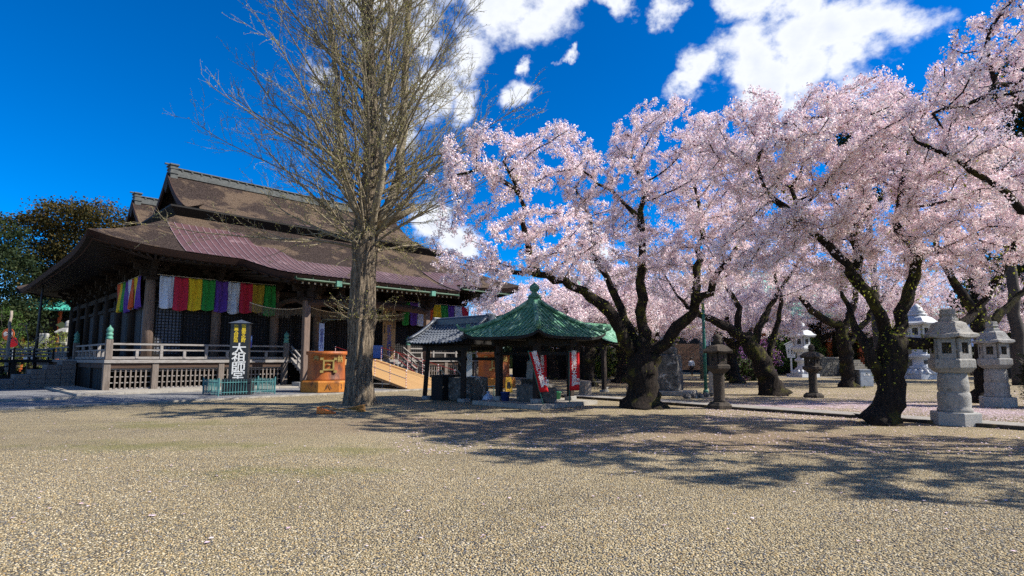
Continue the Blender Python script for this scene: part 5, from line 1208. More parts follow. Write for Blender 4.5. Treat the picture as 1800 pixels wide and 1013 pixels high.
# ------------------------------------------------------------------ trees
from mathutils import noise as mnoise
class Skel:
    """branch skeleton: nodes with parents; radii by the pipe rule"""
    def __init__(s): s.p = []; s.par = []; s.fix = {}
    def add(s, p, par, r=None):
        s.p.append(np.asarray(p, float)); s.par.append(par)
        if r: s.fix[len(s.p) - 1] = r
        return len(s.p) - 1
    def path(s, pts, par, r0, r1, step=.35, wob=.05):
        """polyline from an existing node, resampled, with a little wander"""
        last = par; n_ = len(pts)
        prev = s.p[par] if par >= 0 else np.asarray(pts[0], float)
        total = 0; q = [prev] + [np.asarray(x, float) for x in (pts if par >= 0 else pts[1:])]
        L_ = sum(np.linalg.norm(q[i + 1] - q[i]) for i in range(len(q) - 1)); done = 0
        if par < 0: last = s.add(prev, -1, r0)
        ids = [last]
        # smooth the corners
        for i in range(len(q) - 1):
            a, b = q[i], q[i + 1]; d = np.linalg.norm(b - a); k = max(1, int(d / step))
            t0 = (q[i + 1] - q[i - 1]) * .5 if i > 0 else (b - a); t1 = (q[i + 2] - q[i]) * .5 if i + 2 < len(q) else (b - a)
            for j in range(1, k + 1):
                u = j / k; h = (2*u**3-3*u*u+1)*a + (u**3-2*u*u+u)*t0 + (-2*u**3+3*u*u)*b + (u**3-u*u)*t1
                h = h + rng.normal(size=3) * wob * (.3 if j == k else 1)
                done += d / k; last = s.add(h, last, lerp(r0, r1, done / L_)); ids.append(last)
        return ids
    def colonise(s, att, step=.32, kill=.42, infl=3.5, iters=90, up=.05):
        att = np.asarray(att, float); P = np.array(s.p); alive = np.ones(len(att), bool)
        D = np.linalg.norm(att[:, None] - P[None], axis=2); near = D.argmin(1); nd = D.min(1)
        for it in range(iters):
            use = alive & (nd < infl)
            if not use.any(): infl *= 1.5; 
            if infl > 12: break
            use = alive & (nd < infl)
            if not use.any(): continue
            dirs = {}
            v = att[use] - np.array(s.p)[near[use]]; v /= np.linalg.norm(v, axis=1)[:, None] + 1e-9
            nn = near[use]; uniq, inv = np.unique(nn, return_inverse=True)
            acc = np.zeros((len(uniq), 3)); np.add.at(acc, inv, v)
            acc += rng.normal(size=acc.shape) * .18; acc[:, 2] += up; acc /= np.linalg.norm(acc, axis=1)[:, None] + 1e-9
            new = np.array(s.p)[uniq] + acc * step; i0 = len(s.p)
            for k, u in enumerate(uniq): s.add(new[k], int(u))
            D = np.linalg.norm(att[:, None] - new[None], axis=2); m_ = D.min(1); am = D.argmin(1) + i0
            better = m_ < nd; near[better] = am[better]; nd[better] = m_[better]; alive &= nd > kill
            if not alive.any(): break
    def radii(s, tip=.011, ex=2.15, cap=.10):
        n = len(s.p); acc = np.zeros(n); r = np.zeros(n)
        for i in range(n - 1, -1, -1):
            r[i] = tip if acc[i] == 0 else min(acc[i] ** (1 / ex), cap)
            if i in s.fix: r[i] = s.fix[i]
            if s.par[i] >= 0: acc[s.par[i]] += min(r[i], .1) ** ex
        return r
    def mesh(s, r, name, mat, parent, rmin=0, rmax=9, sides=(20, 7, 4, 3), lumps=0.0, flare=None):
        """tubes along each unbranched run; limbs round, twigs three-sided"""
        n = len(s.p); kids = [[] for _ in range(n)]
        for i, p in enumerate(s.par):
            if p >= 0: kids[p].append(i)
        mb = MB(); starts = [(i, None) for i in range(n) if s.par[i] < 0]; runs = []
        while starts:
            i, par = starts.pop(); run = ([par] if par is not None else []) + [i]; c = i
            while kids[c]:
                ks = sorted(kids[c], key=lambda k: -r[k]); 
                for k in ks[1:]: starts.append((k, c))
                c = ks[0]; run.append(c)
            runs.append(run)
        for run in runs:
            rr = [r[k] for k in run]
            if len(run) > 1 and s.par[run[0]] is not None and rr[0] > rr[1] * 1.15: rr[0] = rr[1] * 1.15
            if not (rmin <= max(rr) < rmax): continue
            mx = max(rr); ns = sides[0] if mx > .2 else sides[1] if mx > .06 else sides[2] if mx > .02 else sides[3]
            o = len(mb.v); mb.tube([s.p[k] for k in run], rr, ns, mx > .06)
            if lumps and mx > .12:
                for q in range(o, len(mb.v)):
                    k = (q - o) // ns
                    if k < len(run):
                        c = s.p[run[k]]; v = np.array(mb.v[q]) - c
                        w_ = Vector(c + v); f = 1 + lumps * (1.0 * mnoise.noise(w_ * 2.4) + .55 * mnoise.noise(w_ * 6.5) + .35 * mnoise.noise(w_ * 15))
                        mb.v[q] = tuple(c + v * f)
        return mb.build(name, mat, parent, smooth=True)
def in_blobs(blobs, n, hollow=.45):
    """points inside a union of ellipsoids, thinner in the middle"""
    out = []; vol = np.array([b[1][0] * b[1][1] * b[1][2] for b in blobs]); pick = rng.choice(len(blobs), n, p=vol / vol.sum())
    for i in pick:
        c, r = blobs[i]; v = rng.normal(size=3); v /= np.linalg.norm(v); k = max(hollow, rng.random()) ** (1 / 2.2)
        out.append(np.asarray(c) + v * np.asarray(r) * k)
    return np.array(out)
def local(base, pts): return [np.asarray(p) - np.asarray(base) for p in pts]
def cherry(label, base, trunk, limbs, blobs, natt, nflow, fsize=.052, leaves=900, seed=1, trunk_r=(.5, .42), per=11, spread=.12, step=.32):
    global rng
    rng = np.random.default_rng(seed); random.seed(seed)
    base = Vector((base[0], base[1], 0)); o = thing('cherry_tree', label, 'cherry tree', base, 0, 'cherry trees in bloom')
    sk = Skel(); B = np.array(base)
    ids = sk.path(local(B, trunk), -1, *trunk_r, step=.14, wob=.015)
    limb_ids = []
    for L_ in limbs:
        pts = local(B, L_['p']); start = np.asarray(pts[0])
        src = min(range(len(sk.p)), key=lambda i: np.linalg.norm(sk.p[i] - start))
        limb_ids += sk.path(pts, src, L_['r'][0], L_['r'][1], step=.3, wob=.05)
    trunk_n = len(sk.p)
    att = in_blobs([(np.asarray(c) - B, r) for c, r in blobs], natt)
    sk.colonise(att, step=step, kill=step * 1.25)
    r = sk.radii()
    # the foot spreads a little
    for i in ids:
        z = sk.p[i][2]
        if z < .5: r[i] *= 1 + .55 * (1 - z / .5) ** 2
    tr = sk.mesh(r, 'trunk', 'cherry_bark', o, rmin=.055, lumps=.30)
    sk.mesh(r, 'twigs', 'cherry_twig', o, rmax=.055); 
    tag(o.children[-1], kind='stuff')
    # blossom: bunches along every thin twig
    P = np.array(sk.p); thin = np.where((r < .03) & (np.arange(len(P)) >= trunk_n))[0]
    par = np.array(sk.par); ncl = nflow // per
    w = np.where(r[thin] < .010, 1.0, .45); c = rng.choice(thin, ncl, p=w / w.sum()); t = rng.random(ncl)[:, None]
    cen = P[c] * t + P[par[c]] * (1 - t) + rng.normal(size=(ncl, 3)) * spread
    pts = np.repeat(cen, per, 0); nv = rng.normal(size=pts.shape); nv /= np.linalg.norm(nv, axis=1)[:, None]
    pts = pts + nv * (.035 + .065 * rng.random((len(pts), 1))) * (fsize / .05)
    rv = np.clip(rng.random(len(pts)) * .75 + np.repeat(rng.random(ncl), per) * .25, 0, 1)
    bl = np_mesh('blossom', quads(pts, fsize, .95, nv, seed), 4, 'blossom', o, rv); tag(bl, kind='stuff')
    if leaves:
        c = rng.choice(np.array(ids[len(ids) // 2:] + limb_ids), leaves // 9); cen = P[c] + rng.normal(size=(len(c), 3)) * .16
        pts = np.repeat(cen, 9, 0) + rng.normal(size=(len(c) * 9, 3)) * .11
        lv = np_mesh('young_leaves', quads(pts, .065, .55, None, seed), 4, 'young_leaf', o, rng.random(len(pts))); tag(lv, kind='stuff')
    return o
def WB(lst, dd=0): return [(W(px, py, d + dd), (rx, ry, rz)) for px, py, d, rx, ry, rz in lst]
def WP(lst): return [W(*p) for p in lst]

# A: the big cherry behind the pavilions
bA = GP(1135, 718); dA = bA.y + .3
cherry('broad cherry in full bloom arching over the green pavilion from a thick dark trunk', (bA.x, dA), [(bA.x, dA, -.1)] + WP([(1130, 672, dA), (1130, 640, dA), (1134, 612, dA)]),
  [dict(p=WP([(1112, 622, dA), (1062, 540, dA - .8), (1000, 502, dA - 1.6), (945, 483, dA - 2.2), (880, 478, dA - 2.7)]), r=(.26, .06)),
   dict(p=WP([(945, 483, dA - 2.2), (922, 409, dA - 2.4), (911, 335, dA - 2.5), (884, 285, dA - 2.6)]), r=(.12, .04)),
   dict(p=WP([(911, 340, dA - 2.5), (860, 300, dA - 2.7), (800, 310, dA - 2.8)]), r=(.08, .03)),
   dict(p=WP([(1122, 612, dA), (1074, 505, dA + .8), (1045, 446, dA + 1.2), (1040, 395, dA + 1.4), (1010, 330, dA + 1.5)]), r=(.18, .04)),
   dict(p=WP([(1134, 600, dA), (1125, 494, dA - .3), (1129, 446, dA - .5), (1125, 397, dA - .6), (1130, 320, dA - .6), (1108, 282, dA - .6)]), r=(.21, .05)),
   dict(p=WP([(1128, 385, dA - .6), (1085, 345, dA - .9), (1040, 310, dA - 1)]), r=(.10, .04)),
   dict(p=WP([(1150, 615, dA), (1190, 575, dA - .6), (1222, 535, dA - 1), (1255, 492, dA - 1.4), (1300, 430, dA - 1.8)]), r=(.24, .06)),
   dict(p=WP([(1222, 535, dA - 1), (1225, 470, dA - .6), (1235, 400, dA - .4), (1220, 330, dA - .3)]), r=(.15, .05))],
  WB([(850, 300, dA - 2.8, 1.9, 1.8, 1.4), (965, 275, dA - 2.2, 1.7, 2.0, 1.1), (1065, 335, dA, 2.0, 2.6, 1.5), (1165, 265, dA, 2.0, 2.5, 1.9), (1255, 320, dA - 1, 2.0, 2.6, 2.0), (820, 420, dA - 2.8, 1.4, 1.6, .95),
      (960, 410, dA - 2.6, 1.9, 1.9, 1.0), (1100, 440, dA + .5, 2.4, 2.5, 1.1), (1245, 455, dA - 1, 1.8, 2.2, 1.2), (845, 500, dA - 2.6, 1.1, 1.4, .55), (815, 470, dA - 2.8, 1.1, 1.4, .65), (900, 450, dA - 2.9, 1.1, 1.3, .65), (850, 540, dA - 2.5, .9, 1, .35), (1000, 440, dA - 3.5, 1.3, 1.3, .8), (990, 230, dA, .8, .8, .5)]),
  2400, 200000, .047, seed=11, trunk_r=(.56, .52), per=13, spread=.085, leaves=2600)
# B: leaning cherry behind the dark lantern
bB = GP(1362, 695); dB = bB.y
cherry('slender cherry leaning over the dark lantern beyond the stone path', (bB.x, dB), [(bB.x, dB, -.1)] + WP([(1338, 636, dB), (1310, 594, dB)]),
  [dict(p=WP([(1310, 594, dB), (1272, 572, dB - .3), (1228, 552, dB - .5), (1190, 520, dB - .6)]), r=(.26, .06)), dict(p=WP([(1297, 580, dB), (1294, 531, dB), (1276, 505, dB), (1270, 450, dB)]), r=(.18, .05)),
   dict(p=WP([(1325, 610, dB), (1343, 557, dB + .3), (1366, 518, dB + .5), (1400, 470, dB + .5)]), r=(.2, .05)), dict(p=WP([(1348, 640, dB), (1360, 590, dB), (1371, 547, dB - .3), (1368, 505, dB - .3), (1340, 440, dB)]), r=(.16, .05))],
  WB([(1210, 490, dB, 2.6, 2.5, 1.6), (1300, 440, dB, 2.6, 2.5, 1.8), (1390, 470, dB, 2.6, 2.5, 1.8), (1270, 370, dB, 2.5, 2.5, 1.8), (1370, 380, dB, 2.4, 2.4, 1.8), (1160, 430, dB, 2.2, 2.4, 1.5)]),
  1000, 56000, .066, seed=12, trunk_r=(.52, .34), leaves=500, per=10, spread=.15, step=.4)
# C: gnarled near cherry
bC = GP(1560, 748); dC = bC.y + .3
cherry('gnarled mossy cherry with a swollen dark trunk left of the big granite lantern', (bC.x, dC), [(bC.x, dC, -.1)] + WP([(1566, 690, dC), (1564, 655, dC), (1570, 612, dC), (1568, 590, dC)]),
  [dict(p=WP([(1562, 590, dC), (1538, 540, dC - .3), (1508, 498, dC - .5), (1470, 448, dC - .8), (1410, 392, dC - 1.0), (1390, 330, dC - 1)]), r=(.17, .05)),
   dict(p=WP([(1545, 660, dC), (1527, 613, dC - .1), (1500, 560, dC + .6), (1480, 520, dC + 1)]), r=(.17, .06)),
   dict(p=WP([(1508, 498, dC - .5), (1512, 445, dC - .2), (1498, 420, dC), (1530, 360, dC)]), r=(.14, .05)),
   dict(p=WP([(1573, 590, dC), (1597, 510, dC), (1606, 466, dC - .2), (1600, 425, dC - .4), (1578, 408, dC - .5), (1585, 340, dC - .6), (1600, 260, dC - .8)]), r=(.18, .04)),
   dict(p=WP([(1590, 604, dC), (1628, 604, dC - .1), (1662, 590, dC + .1), (1716, 545, dC + .4), (1760, 480, dC + .3), (1800, 400, dC)]), r=(.17, .05)),
   dict(p=WP([(1410, 392, dC - 1), (1360, 350, dC - 1.2), (1330, 290, dC - 1.4)]), r=(.09, .04))],
  WB([(1310, 255, dC - 1, 1.5, 2, 1.2), (1430, 250, dC - 1.5, 1.7, 2.5, 1.3), (1570, 220, dC - 1.5, 1.6, 2.5, 1.2), (1400, 370, dC - .8, 1.6, 2.2, 1.2), (1540, 360, dC - .3, 1.7, 2.5, 1.2), (1680, 330, dC - .6, 1.7, 2.5, 1.2), (1330, 430, dC - .4, 1.2, 1.8, .9), (1620, 440, dC, 1.7, 2.2, .7), (1760, 410, dC - .6, 1.4, 2, .9), (1470, 460, dC + .6, 1.3, 1.8, .7), (1510, 235, dC - 3.2, 1.2, 1.6, .7), (1380, 265, dC - 3.0, 1.2, 1.6, .7)]),
  2400, 200000, .046, seed=13, trunk_r=(.36, .32), leaves=2400, per=13, spread=.085)
# D, E: darker trunks farther back
bD = GP(1492, 681); dD = bD.y
cherry('cherry with a straight shaded trunk beside the grey steel cabinet', (bD.x, dD), [(bD.x, dD, -.1)] + WP([(1486, 620, dD), (1478, 575, dD)]),
  [dict(p=WP([(1478, 575, dD), (1436, 552, dD), (1395, 510, dD), (1360, 470, dD)]), r=(.25, .06)), dict(p=WP([(1480, 585, dD), (1505, 520, dD), (1500, 440, dD)]), r=(.25, .06)), dict(p=WP([(1486, 610, dD), (1540, 540, dD + .5), (1590, 480, dD + .5)]), r=(.2, .06))],
  WB([(1420, 480, dD, 3, 3, 1.8), (1510, 450, dD, 3, 3, 2), (1600, 480, dD, 3, 3, 1.8), (1460, 380, dD, 3, 3, 2), (1560, 370, dD, 3, 3, 2), (1390, 540, dD + 1, 2, 2, .8)]), 900, 50000, .075, seed=14, trunk_r=(.40, .34), leaves=300, per=10, spread=.17, step=.45)
bE = GP(1727, 708); dE = bE.y
cherry('mossy cherry trunk rising directly between the two granite lanterns', (bE.x, dE), [(bE.x, dE, -.1)] + WP([(1733, 640, dE), (1722, 560, dE)]),
  [dict(p=WP([(1722, 560, dE), (1712, 480, dE), (1726, 440, dE - .3), (1796, 392, dE - .8)]), r=(.22, .07)), dict(p=WP([(1722, 560, dE), (1680, 500, dE), (1650, 440, dE), (1640, 360, dE)]), r=(.2, .06)), dict(p=WP([(1728, 580, dE), (1790, 520, dE), (1840, 440, dE)]), r=(.18, .06))],
  WB([(1650, 420, dE, 2.2, 2.4, 1.5), (1740, 380, dE, 2.4, 2.4, 1.8), (1820, 360, dE, 2.4, 2.4, 1.8), (1690, 300, dE, 2.4, 2.4, 1.8), (1800, 250, dE, 2.4, 2.4, 2)]), 900, 52000, .06, seed=15, trunk_r=(.36, .30), leaves=500, per=10, spread=.14, step=.38)
# F: its trunk stands outside the frame at the right, the crown reaches in
bF = np.array([13.6, 9.6, 0])
cherry('near cherry whose blossoming boughs reach in high over the granite lanterns', bF, [bF + (0, 0, -.1), bF + (-.1, .1, 1.2), bF + (-.2, .1, 2.2)],
  [dict(p=[bF + (-.2, .1, 2.2)] + [np.array(W(1800, 370, 10.6)), np.array(W(1734, 316, 10.4)), np.array(W(1668, 276, 10.2)), np.array(W(1610, 250, 10.1))], r=(.12, .035)),
   dict(p=[bF + (-.2, .1, 2.2)] + [np.array(W(1840, 230, 9.8)), np.array(W(1790, 150, 9.6)), np.array(W(1700, 180, 9.5)), np.array(W(1640, 200, 9.4))], r=(.10, .03)),
   dict(p=[bF + (-.2, .1, 2.2), bF + (.5, -.8, 3.6), bF + (.3, -1.8, 5.2)], r=(.26, .08)), dict(p=[bF + (-.2, .1, 2.2), bF + (1.6, .6, 3.8), bF + (2.8, .8, 5.4)], r=(.24, .08)), dict(p=[bF + (-.2, .1, 2.2), bF + (-1.6, -1.0, 4.2), bF + (-3.0, -1.6, 5.6)], r=(.22, .06))],
  [(W(1760, 90, 9.6), (1.1, 1.4, .75)), (W(1690, 180, 9.8), (1.0, 1.5, .6)), (W(1800, 210, 9.8), (1.3, 1.6, .8)), (W(1850, 40, 9.4), (1.4, 1.6, 1.0)), (bF + (-3.2, -1.8, 5.8), (2.2, 1.3, 1.0)), (bF + (-1.2, -2.4, 6.0), (2.4, 1.6, 1.2)), (bF + (1.5, 0, 6.2), (3, 2.6, 1.4)), (W(1650, 250, 10.2), (.9, 1.2, .5)), (W(1740, 320, 10.5), (1.0, 1.2, .5))],
  1700, 125000, .042, seed=16, trunk_r=(.42, .36), leaves=200, per=15, spread=.08)
# background cherries: two shapes, copied with a turn
def far_cherry(seed, loc, label):
    b = Vector(loc); bb = np.array(b)
    return cherry(label, bb, [bb + (0, 0, -.1), bb + (.2, 0, 1.4), bb + (.1, .1, 2.4)],
      [dict(p=[bb + (.1, .1, 2.4), bb + (-1.6, .4, 3.8), bb + (-3, .6, 4.8)], r=(.25, .08)), dict(p=[bb + (.1, .1, 2.4), bb + (1.4, -.6, 4), bb + (2.8, -1, 5)], r=(.25, .08)), dict(p=[bb + (.1, .1, 2.4), bb + (.2, 1.2, 4.4), bb + (.2, 1.8, 6)], r=(.22, .08))],
      [(bb + (-2.6, .3, 5), (2.6, 2.8, 1.8)), (bb + (2.4, -.6, 5), (2.6, 2.8, 1.9)), (bb + (0, 1, 6.4), (2.8, 2.8, 1.8)), (bb + (0, -1.5, 4.6), (2.6, 2.2, 1.4)), (bb + (-3.6, 0, 3.6), (1.6, 1.8, .9)), (bb + (3.6, 0, 3.6), (1.6, 1.8, .9))],
      750, 42000, .085, leaves=200, seed=seed, trunk_r=(.4, .34), per=10, spread=.18, step=.5)
def copy_tree(o, loc, rz, label, sc=1.0):
    c = o.copy(); COL.objects.link(c); c.location = loc; c.rotation_euler = (0, 0, rz); c.scale = (sc, sc, sc); c['label'] = label
    for ch_ in o.children:
        k = ch_.copy(); COL.objects.link(k); k.parent = c
    return c
G_ = far_cherry(21, (W(1090, 640, 40).x, 40, 0), 'distant cherry blooming behind the open shelter')
G2_ = far_cherry(22, (W(1172, 640, 43).x, 43, 0), 'distant cherry blooming behind the stone monument')
for (px, d, rz, sc, lab, src) in ((975, 46, 2.1, 1.0, 'distant cherry blooming above the far side of the pavilion roof', G_), (1310, 52, 1.2, 1.2, 'distant cherry blooming behind the purple azalea', G_), (1440, 62, 3.0, 1.4, 'distant cherry blooming behind the left marble lantern', G2_), (1560, 58, 4.0, 1.35, 'distant cherry blooming above the stone steps', G_),
        (1690, 58, 5.2, 1.4, 'distant cherry blooming behind the right marble lantern', G2_), (1830, 48, .6, 1.2, 'distant cherry blooming above the brick wall', G_), (1150, 56, 5.5, 1.2, 'farthest cherry blooming beyond the boarded donor wall', G2_), (915, 58, 1.0, 1.2, 'distant cherry blooming beyond the hall corner', G2_), (1035, 35, 4.4, .95, 'cherry blooming just behind the open shelter roof', G2_), (1160, 34, .3, .95, 'cherry blooming between the open shelter and the monument', G_), (1292, 39, 2.6, 1.0, 'cherry blooming behind the leaning cherry and dark lantern', G2_), (1400, 66, 2.2, 1.5, 'cherry blooming in front of the far green roof', G_), (1500, 68, .9, 1.5, 'cherry blooming beyond the block wall and steps', G2_)):
    copy_tree(src, (W(px, 640, d).x, d, 0), rz, lab, sc)

# ------------------------------------------------------------------ the ginkgo, just breaking bud
def ginkgo():
    global rng
    rng = np.random.default_rng(31); random.seed(31)
    b = GP(632, 713); d0 = b.y + .3; base = Vector((b.x, d0, 0)); B = np.array(base)
    o = thing('ginkgo_tree', 'tall bare ginkgo with a thick ridged trunk and fine budding branches', 'tree', base)
    # trunk: ridged, with a burl where old limbs were cut
    px = [(632, 713), (632, 690), (631, 660), (633, 620), (634, 590), (635, 560), (637, 520), (640, 470), (643, 420), (648, 370), (653, 320), (655, 260), (652, 190), (648, 110), (646, 20), (642, -80), (640, -200), (640, -330)]
    rad = [.56, .49, .45, .43, .44, .46, .43, .42, .44, .39, .33, .29, .26, .23, .20, .16, .11, .05]
    ax = [np.array(W(x, y, d0)) - B for x, y in px]; ax[0][2] = -.1
    def at(z):
        for i in range(len(ax) - 1):
            if ax[i][2] <= z <= ax[i + 1][2]:
                k = (z - ax[i][2]) / (ax[i + 1][2] - ax[i][2]); return ax[i] * (1 - k) + ax[i + 1] * k, rad[i] * (1 - k) + rad[i + 1] * k
        return ax[-1], rad[-1]
    H_ = ax[-1][2]
    def f(a, c):
        z = -.1 + (H_ + .1) * c; p, r = at(z); th = a * 2 * math.pi
        ridge = .06 * math.sin(11 * th + 1.5 * math.sin(z * 1.3)) + .05 * math.sin(17 * th - z * 2.1) + .03 * math.sin(29 * th + z * 5)
        burl = .16 * math.exp(-((z - 3.1) / .45) ** 2) * (.5 + .5 * math.sin(3 * th + 1) + .4 * math.sin(9 * th + z * 14))
        root = .14 * max(0, 1 - z / .5) ** 2 * (.5 + .5 * math.sin(5 * th + .6)) if z < .5 else 0
        rr = r * (1 + ridge + burl + root); return (p[0] + rr * math.cos(th), p[1] + rr * math.sin(th), z)
    MB().grid(f, 72, 150).build('trunk', 'ginkgo_bark', o, smooth=True)
    big, tw, buds = MB(), MB(), []
    def grow(p, d, L_, r, lvl, bend):
        """one branch; returns its points"""
        n = max(3, int(L_ / (.55 if lvl < 2 else .3))); pts = [p.copy()]; d = d / np.linalg.norm(d); q = p.copy()
        for i in range(n):
            d = d + np.array([0, 0, bend]) / n + rng.normal(size=3) * (.07 if lvl < 2 else .16); d /= np.linalg.norm(d); q = q + d * (L_ / n); pts.append(q.copy())
        rr = [r * (1 - .85 * i / n) + .002 for i in range(n + 1)]
        (big if r > .03 else tw).tube(pts, rr, 7 if r > .09 else 5 if r > .03 else 3, False)
        if lvl == 0: kids, ln = int(L_ * 2.6) + 3, (.18, .42)
        elif lvl == 1: kids, ln = int(L_ * 3.6) + 1, (.15, .42)
        else: kids, ln = 0, None
        for k in range(kids):
            u = rng.uniform(.18, 1.0); i = min(int(u * n), n - 1); s = pts[i] + (pts[i + 1] - pts[i]) * (u * n - i); dd = pts[i + 1] - pts[i]; dd /= np.linalg.norm(dd)
            side = np.cross(dd, rng.normal(size=3)); side /= np.linalg.norm(side)
            nd = dd * rng.uniform(.55, 1.0) + side * rng.uniform(.4, .85) + np.array([0, 0, .12])
            l2 = (L_ * (1 - .55 * u) * rng.uniform(*ln)) if lvl == 0 else rng.uniform(.18, .65)
            grow(s, nd, max(.2, l2), max(.0055, rr[i] * .42) if lvl == 0 else .005, lvl + 1, .25 if lvl == 0 else .1)
        if lvl >= 1:
            m_ = max(2, int(L_ / .11))
            for k in range(m_):
                u = rng.random() * n; i = min(int(u), n - 1); buds.append(pts[i] + (pts[i + 1] - pts[i]) * (u - i) + rng.normal(size=3) * .025)
        return pts
    ga = 0.0
    for i in range(170):
        k = (i + .5) / 170; z = 5.6 + (H_ - 7.2) * k ** 1.35; p, r = at(z); ga += 2.39996 + rng.normal() * .25
        el = R(lerp(33, 46, min(1, k * 1.8))) + rng.normal() * .13; L_ = lerp(7.9, 4.8, k ** 1.3) * rng.uniform(.5, 1.05)
        if k < .06: el = R(rng.uniform(5, 40)); L_ *= .8
        d = np.array([math.cos(ga) * math.cos(el), math.sin(ga) * math.cos(el), math.sin(el)])
        thick = .032 + .055 * (1 - k) * rng.uniform(.1, 1.0) ** 1.6
        grow(p + np.array([math.cos(ga), math.sin(ga), 0]) * r * .5, d, L_, thick, 0, .34)
    # second leaders rising beside the trunk
    for (p0, pts, r) in (((660, 400), [(690, 350, .3), (706, 250, .6), (712, 130, .6), (722, 0, .5), (730, -140, .4)], .20), ((640, 400), [(612, 330, -.5), (596, 230, -.6), (588, 110, -.5), (580, -40, -.4)], .15), ((650, 420), [(668, 330, -1.0), (676, 220, -1.3), (680, 90, -1.3), (690, -60, -1.2)], .15), ((655, 405), [(690, 385, -.2), (730, 365, -.3)], .19)):
        q = [np.array(W(*p0, d0)) - B] + [np.array(W(x, y, d0 + dd)) - B for x, y, dd in pts]
        sk = Skel(); sk.add(q[0], -1); sk.path(q[1:], 0, r, r * .3, .5, .05); big.tube(sk.p, [r * (1 - .7 * i / len(sk.p)) for i in range(len(sk.p))], 9, True)
        for j in range(2, len(sk.p), 1):
            for _ in range(1):
                a = rng.uniform(0, 6.28); el = R(rng.uniform(25, 60)); grow(sk.p[j], np.array([math.cos(a) * math.cos(el), math.sin(a) * math.cos(el), math.sin(el)]), rng.uniform(2.2, 5.0), .028, 0, .35)
    # weak hanging shoots round the burls and the crotch
    for i in range(70):
        z = rng.choice([3.1, 3.4, 5.2, 5.8, 6.2, 6.5]); p, r = at(z); a = rng.uniform(0, 6.28); grow(p + np.array([math.cos(a), math.sin(a), 0]) * r, np.array([math.cos(a), math.sin(a), rng.uniform(-.1, .7)]), rng.uniform(.4, 1.0) if z < 4 else rng.uniform(1.0, 2.6), .012, 1, -.9 if z > 4 else .2)
    big.build('limbs', 'ginkgo_twig', o, smooth=True); tag(tw.build('twigs', 'ginkgo_twig', o), kind='stuff')
    buds_ = np.repeat(np.array(buds), 1, 0); buds_ = buds_ + rng.normal(size=buds_.shape) * .018
    tag(np_mesh('buds', quads(buds_, .042, .7, None, 5), 4, 'bud_green', o, rng.random(len(buds_))), kind='stuff')
    print('ginkgo twigs', len(tw.f), 'buds', len(buds_))
ginkgo()

# ------------------------------------------------------------------ evergreens, shrubs
def leafy_tree(name, label, loc, h, blobs, nclump, per, size, mat, trunk_r=.4, seed=1, cat='tree', group=None, bark='bark_far', limbs=6, clump=.5):
    """trunk with limbs reaching into clumps of leaves; uneven outline, gaps between the clumps"""
    global rng
    rng = np.random.default_rng(seed); random.seed(seed)
    o = thing(name, label, cat, loc, 0, group); sk = Skel()
    ids = sk.path([(0, 0, -.1), (.1, 0, h * .3), (0, .1, h * .55), (0, 0, h * .8)], -1, trunk_r, trunk_r * .3, .6, .06)
    att = in_blobs(blobs, nclump, .5); sk.colonise(att[:min(len(att), 500)], step=max(.4, h * .035), kill=h * .05, infl=h)
    r = sk.radii(.012, 2.3, trunk_r * .5); sk.mesh(r, 'trunk', bark, o, lumps=.06)
    cl = att; g = np.repeat(cl, per, 0); v = rng.normal(size=g.shape); sc = np.repeat(rng.uniform(.6, 1.25, len(cl)), per)[:, None]
    P = g + v * clump * np.array([1, 1, .62]) * sc * .55
    P[:, 2] = np.maximum(P[:, 2], .04)
    rv = np.clip(np.repeat(rng.random(len(cl)), per) * .6 + rng.random(len(P)) * .4, 0, 1)
    tag(np_mesh('crown', quads(P, size, .7, None, seed), 4, mat, o, rv), kind='stuff')
    return o
def LB(base, lst): return [((W(px, py, base.y) - base), r) for px, py, r in lst]
b1 = W(125, 640, 78); b1.z = 0
leafy_tree('camphor_tree', 'spreading olive brown evergreen tree rising behind the hall at the left', b1, 20, LB(b1, [(60, 410, (4, 4, 2.6)), (120, 385, (5, 4, 2.4)), (180, 385, (4, 4, 2.2)), (150, 440, (5, 4, 2.4)), (80, 460, (4, 4, 2.2)), (200, 440, (3, 3, 2)), (110, 510, (5, 4, 2.5)), (40, 480, (3, 3, 2))]), 900, 34, .34, 'olive_leaf', .7, 41, clump=1.35)
b2 = W(-20, 640, 66); b2.z = 0
leafy_tree('evergreen_tree', 'dark evergreen tree crowding the left background beside the gate house', b2, 16, LB(b2, [(-10, 420, (3, 3, 3)), (20, 480, (3, 3, 3)), (-20, 540, (4, 3, 3)), (35, 560, (3, 3, 2.2))]), 520, 30, .30, 'evergreen', .5, 42, clump=1.1)
b22 = W(150, 640, 84); b22.z = 0
leafy_tree('evergreen_tree', 'low dark evergreen behind the green tiled gate house', b22, 11, LB(b22, [(60, 560, (5, 3, 3)), (130, 550, (5, 3, 3.4)), (10, 580, (4, 3, 3)), (90, 600, (6, 3, 2))]), 520, 30, .36, 'evergreen', .5, 43, clump=1.2)
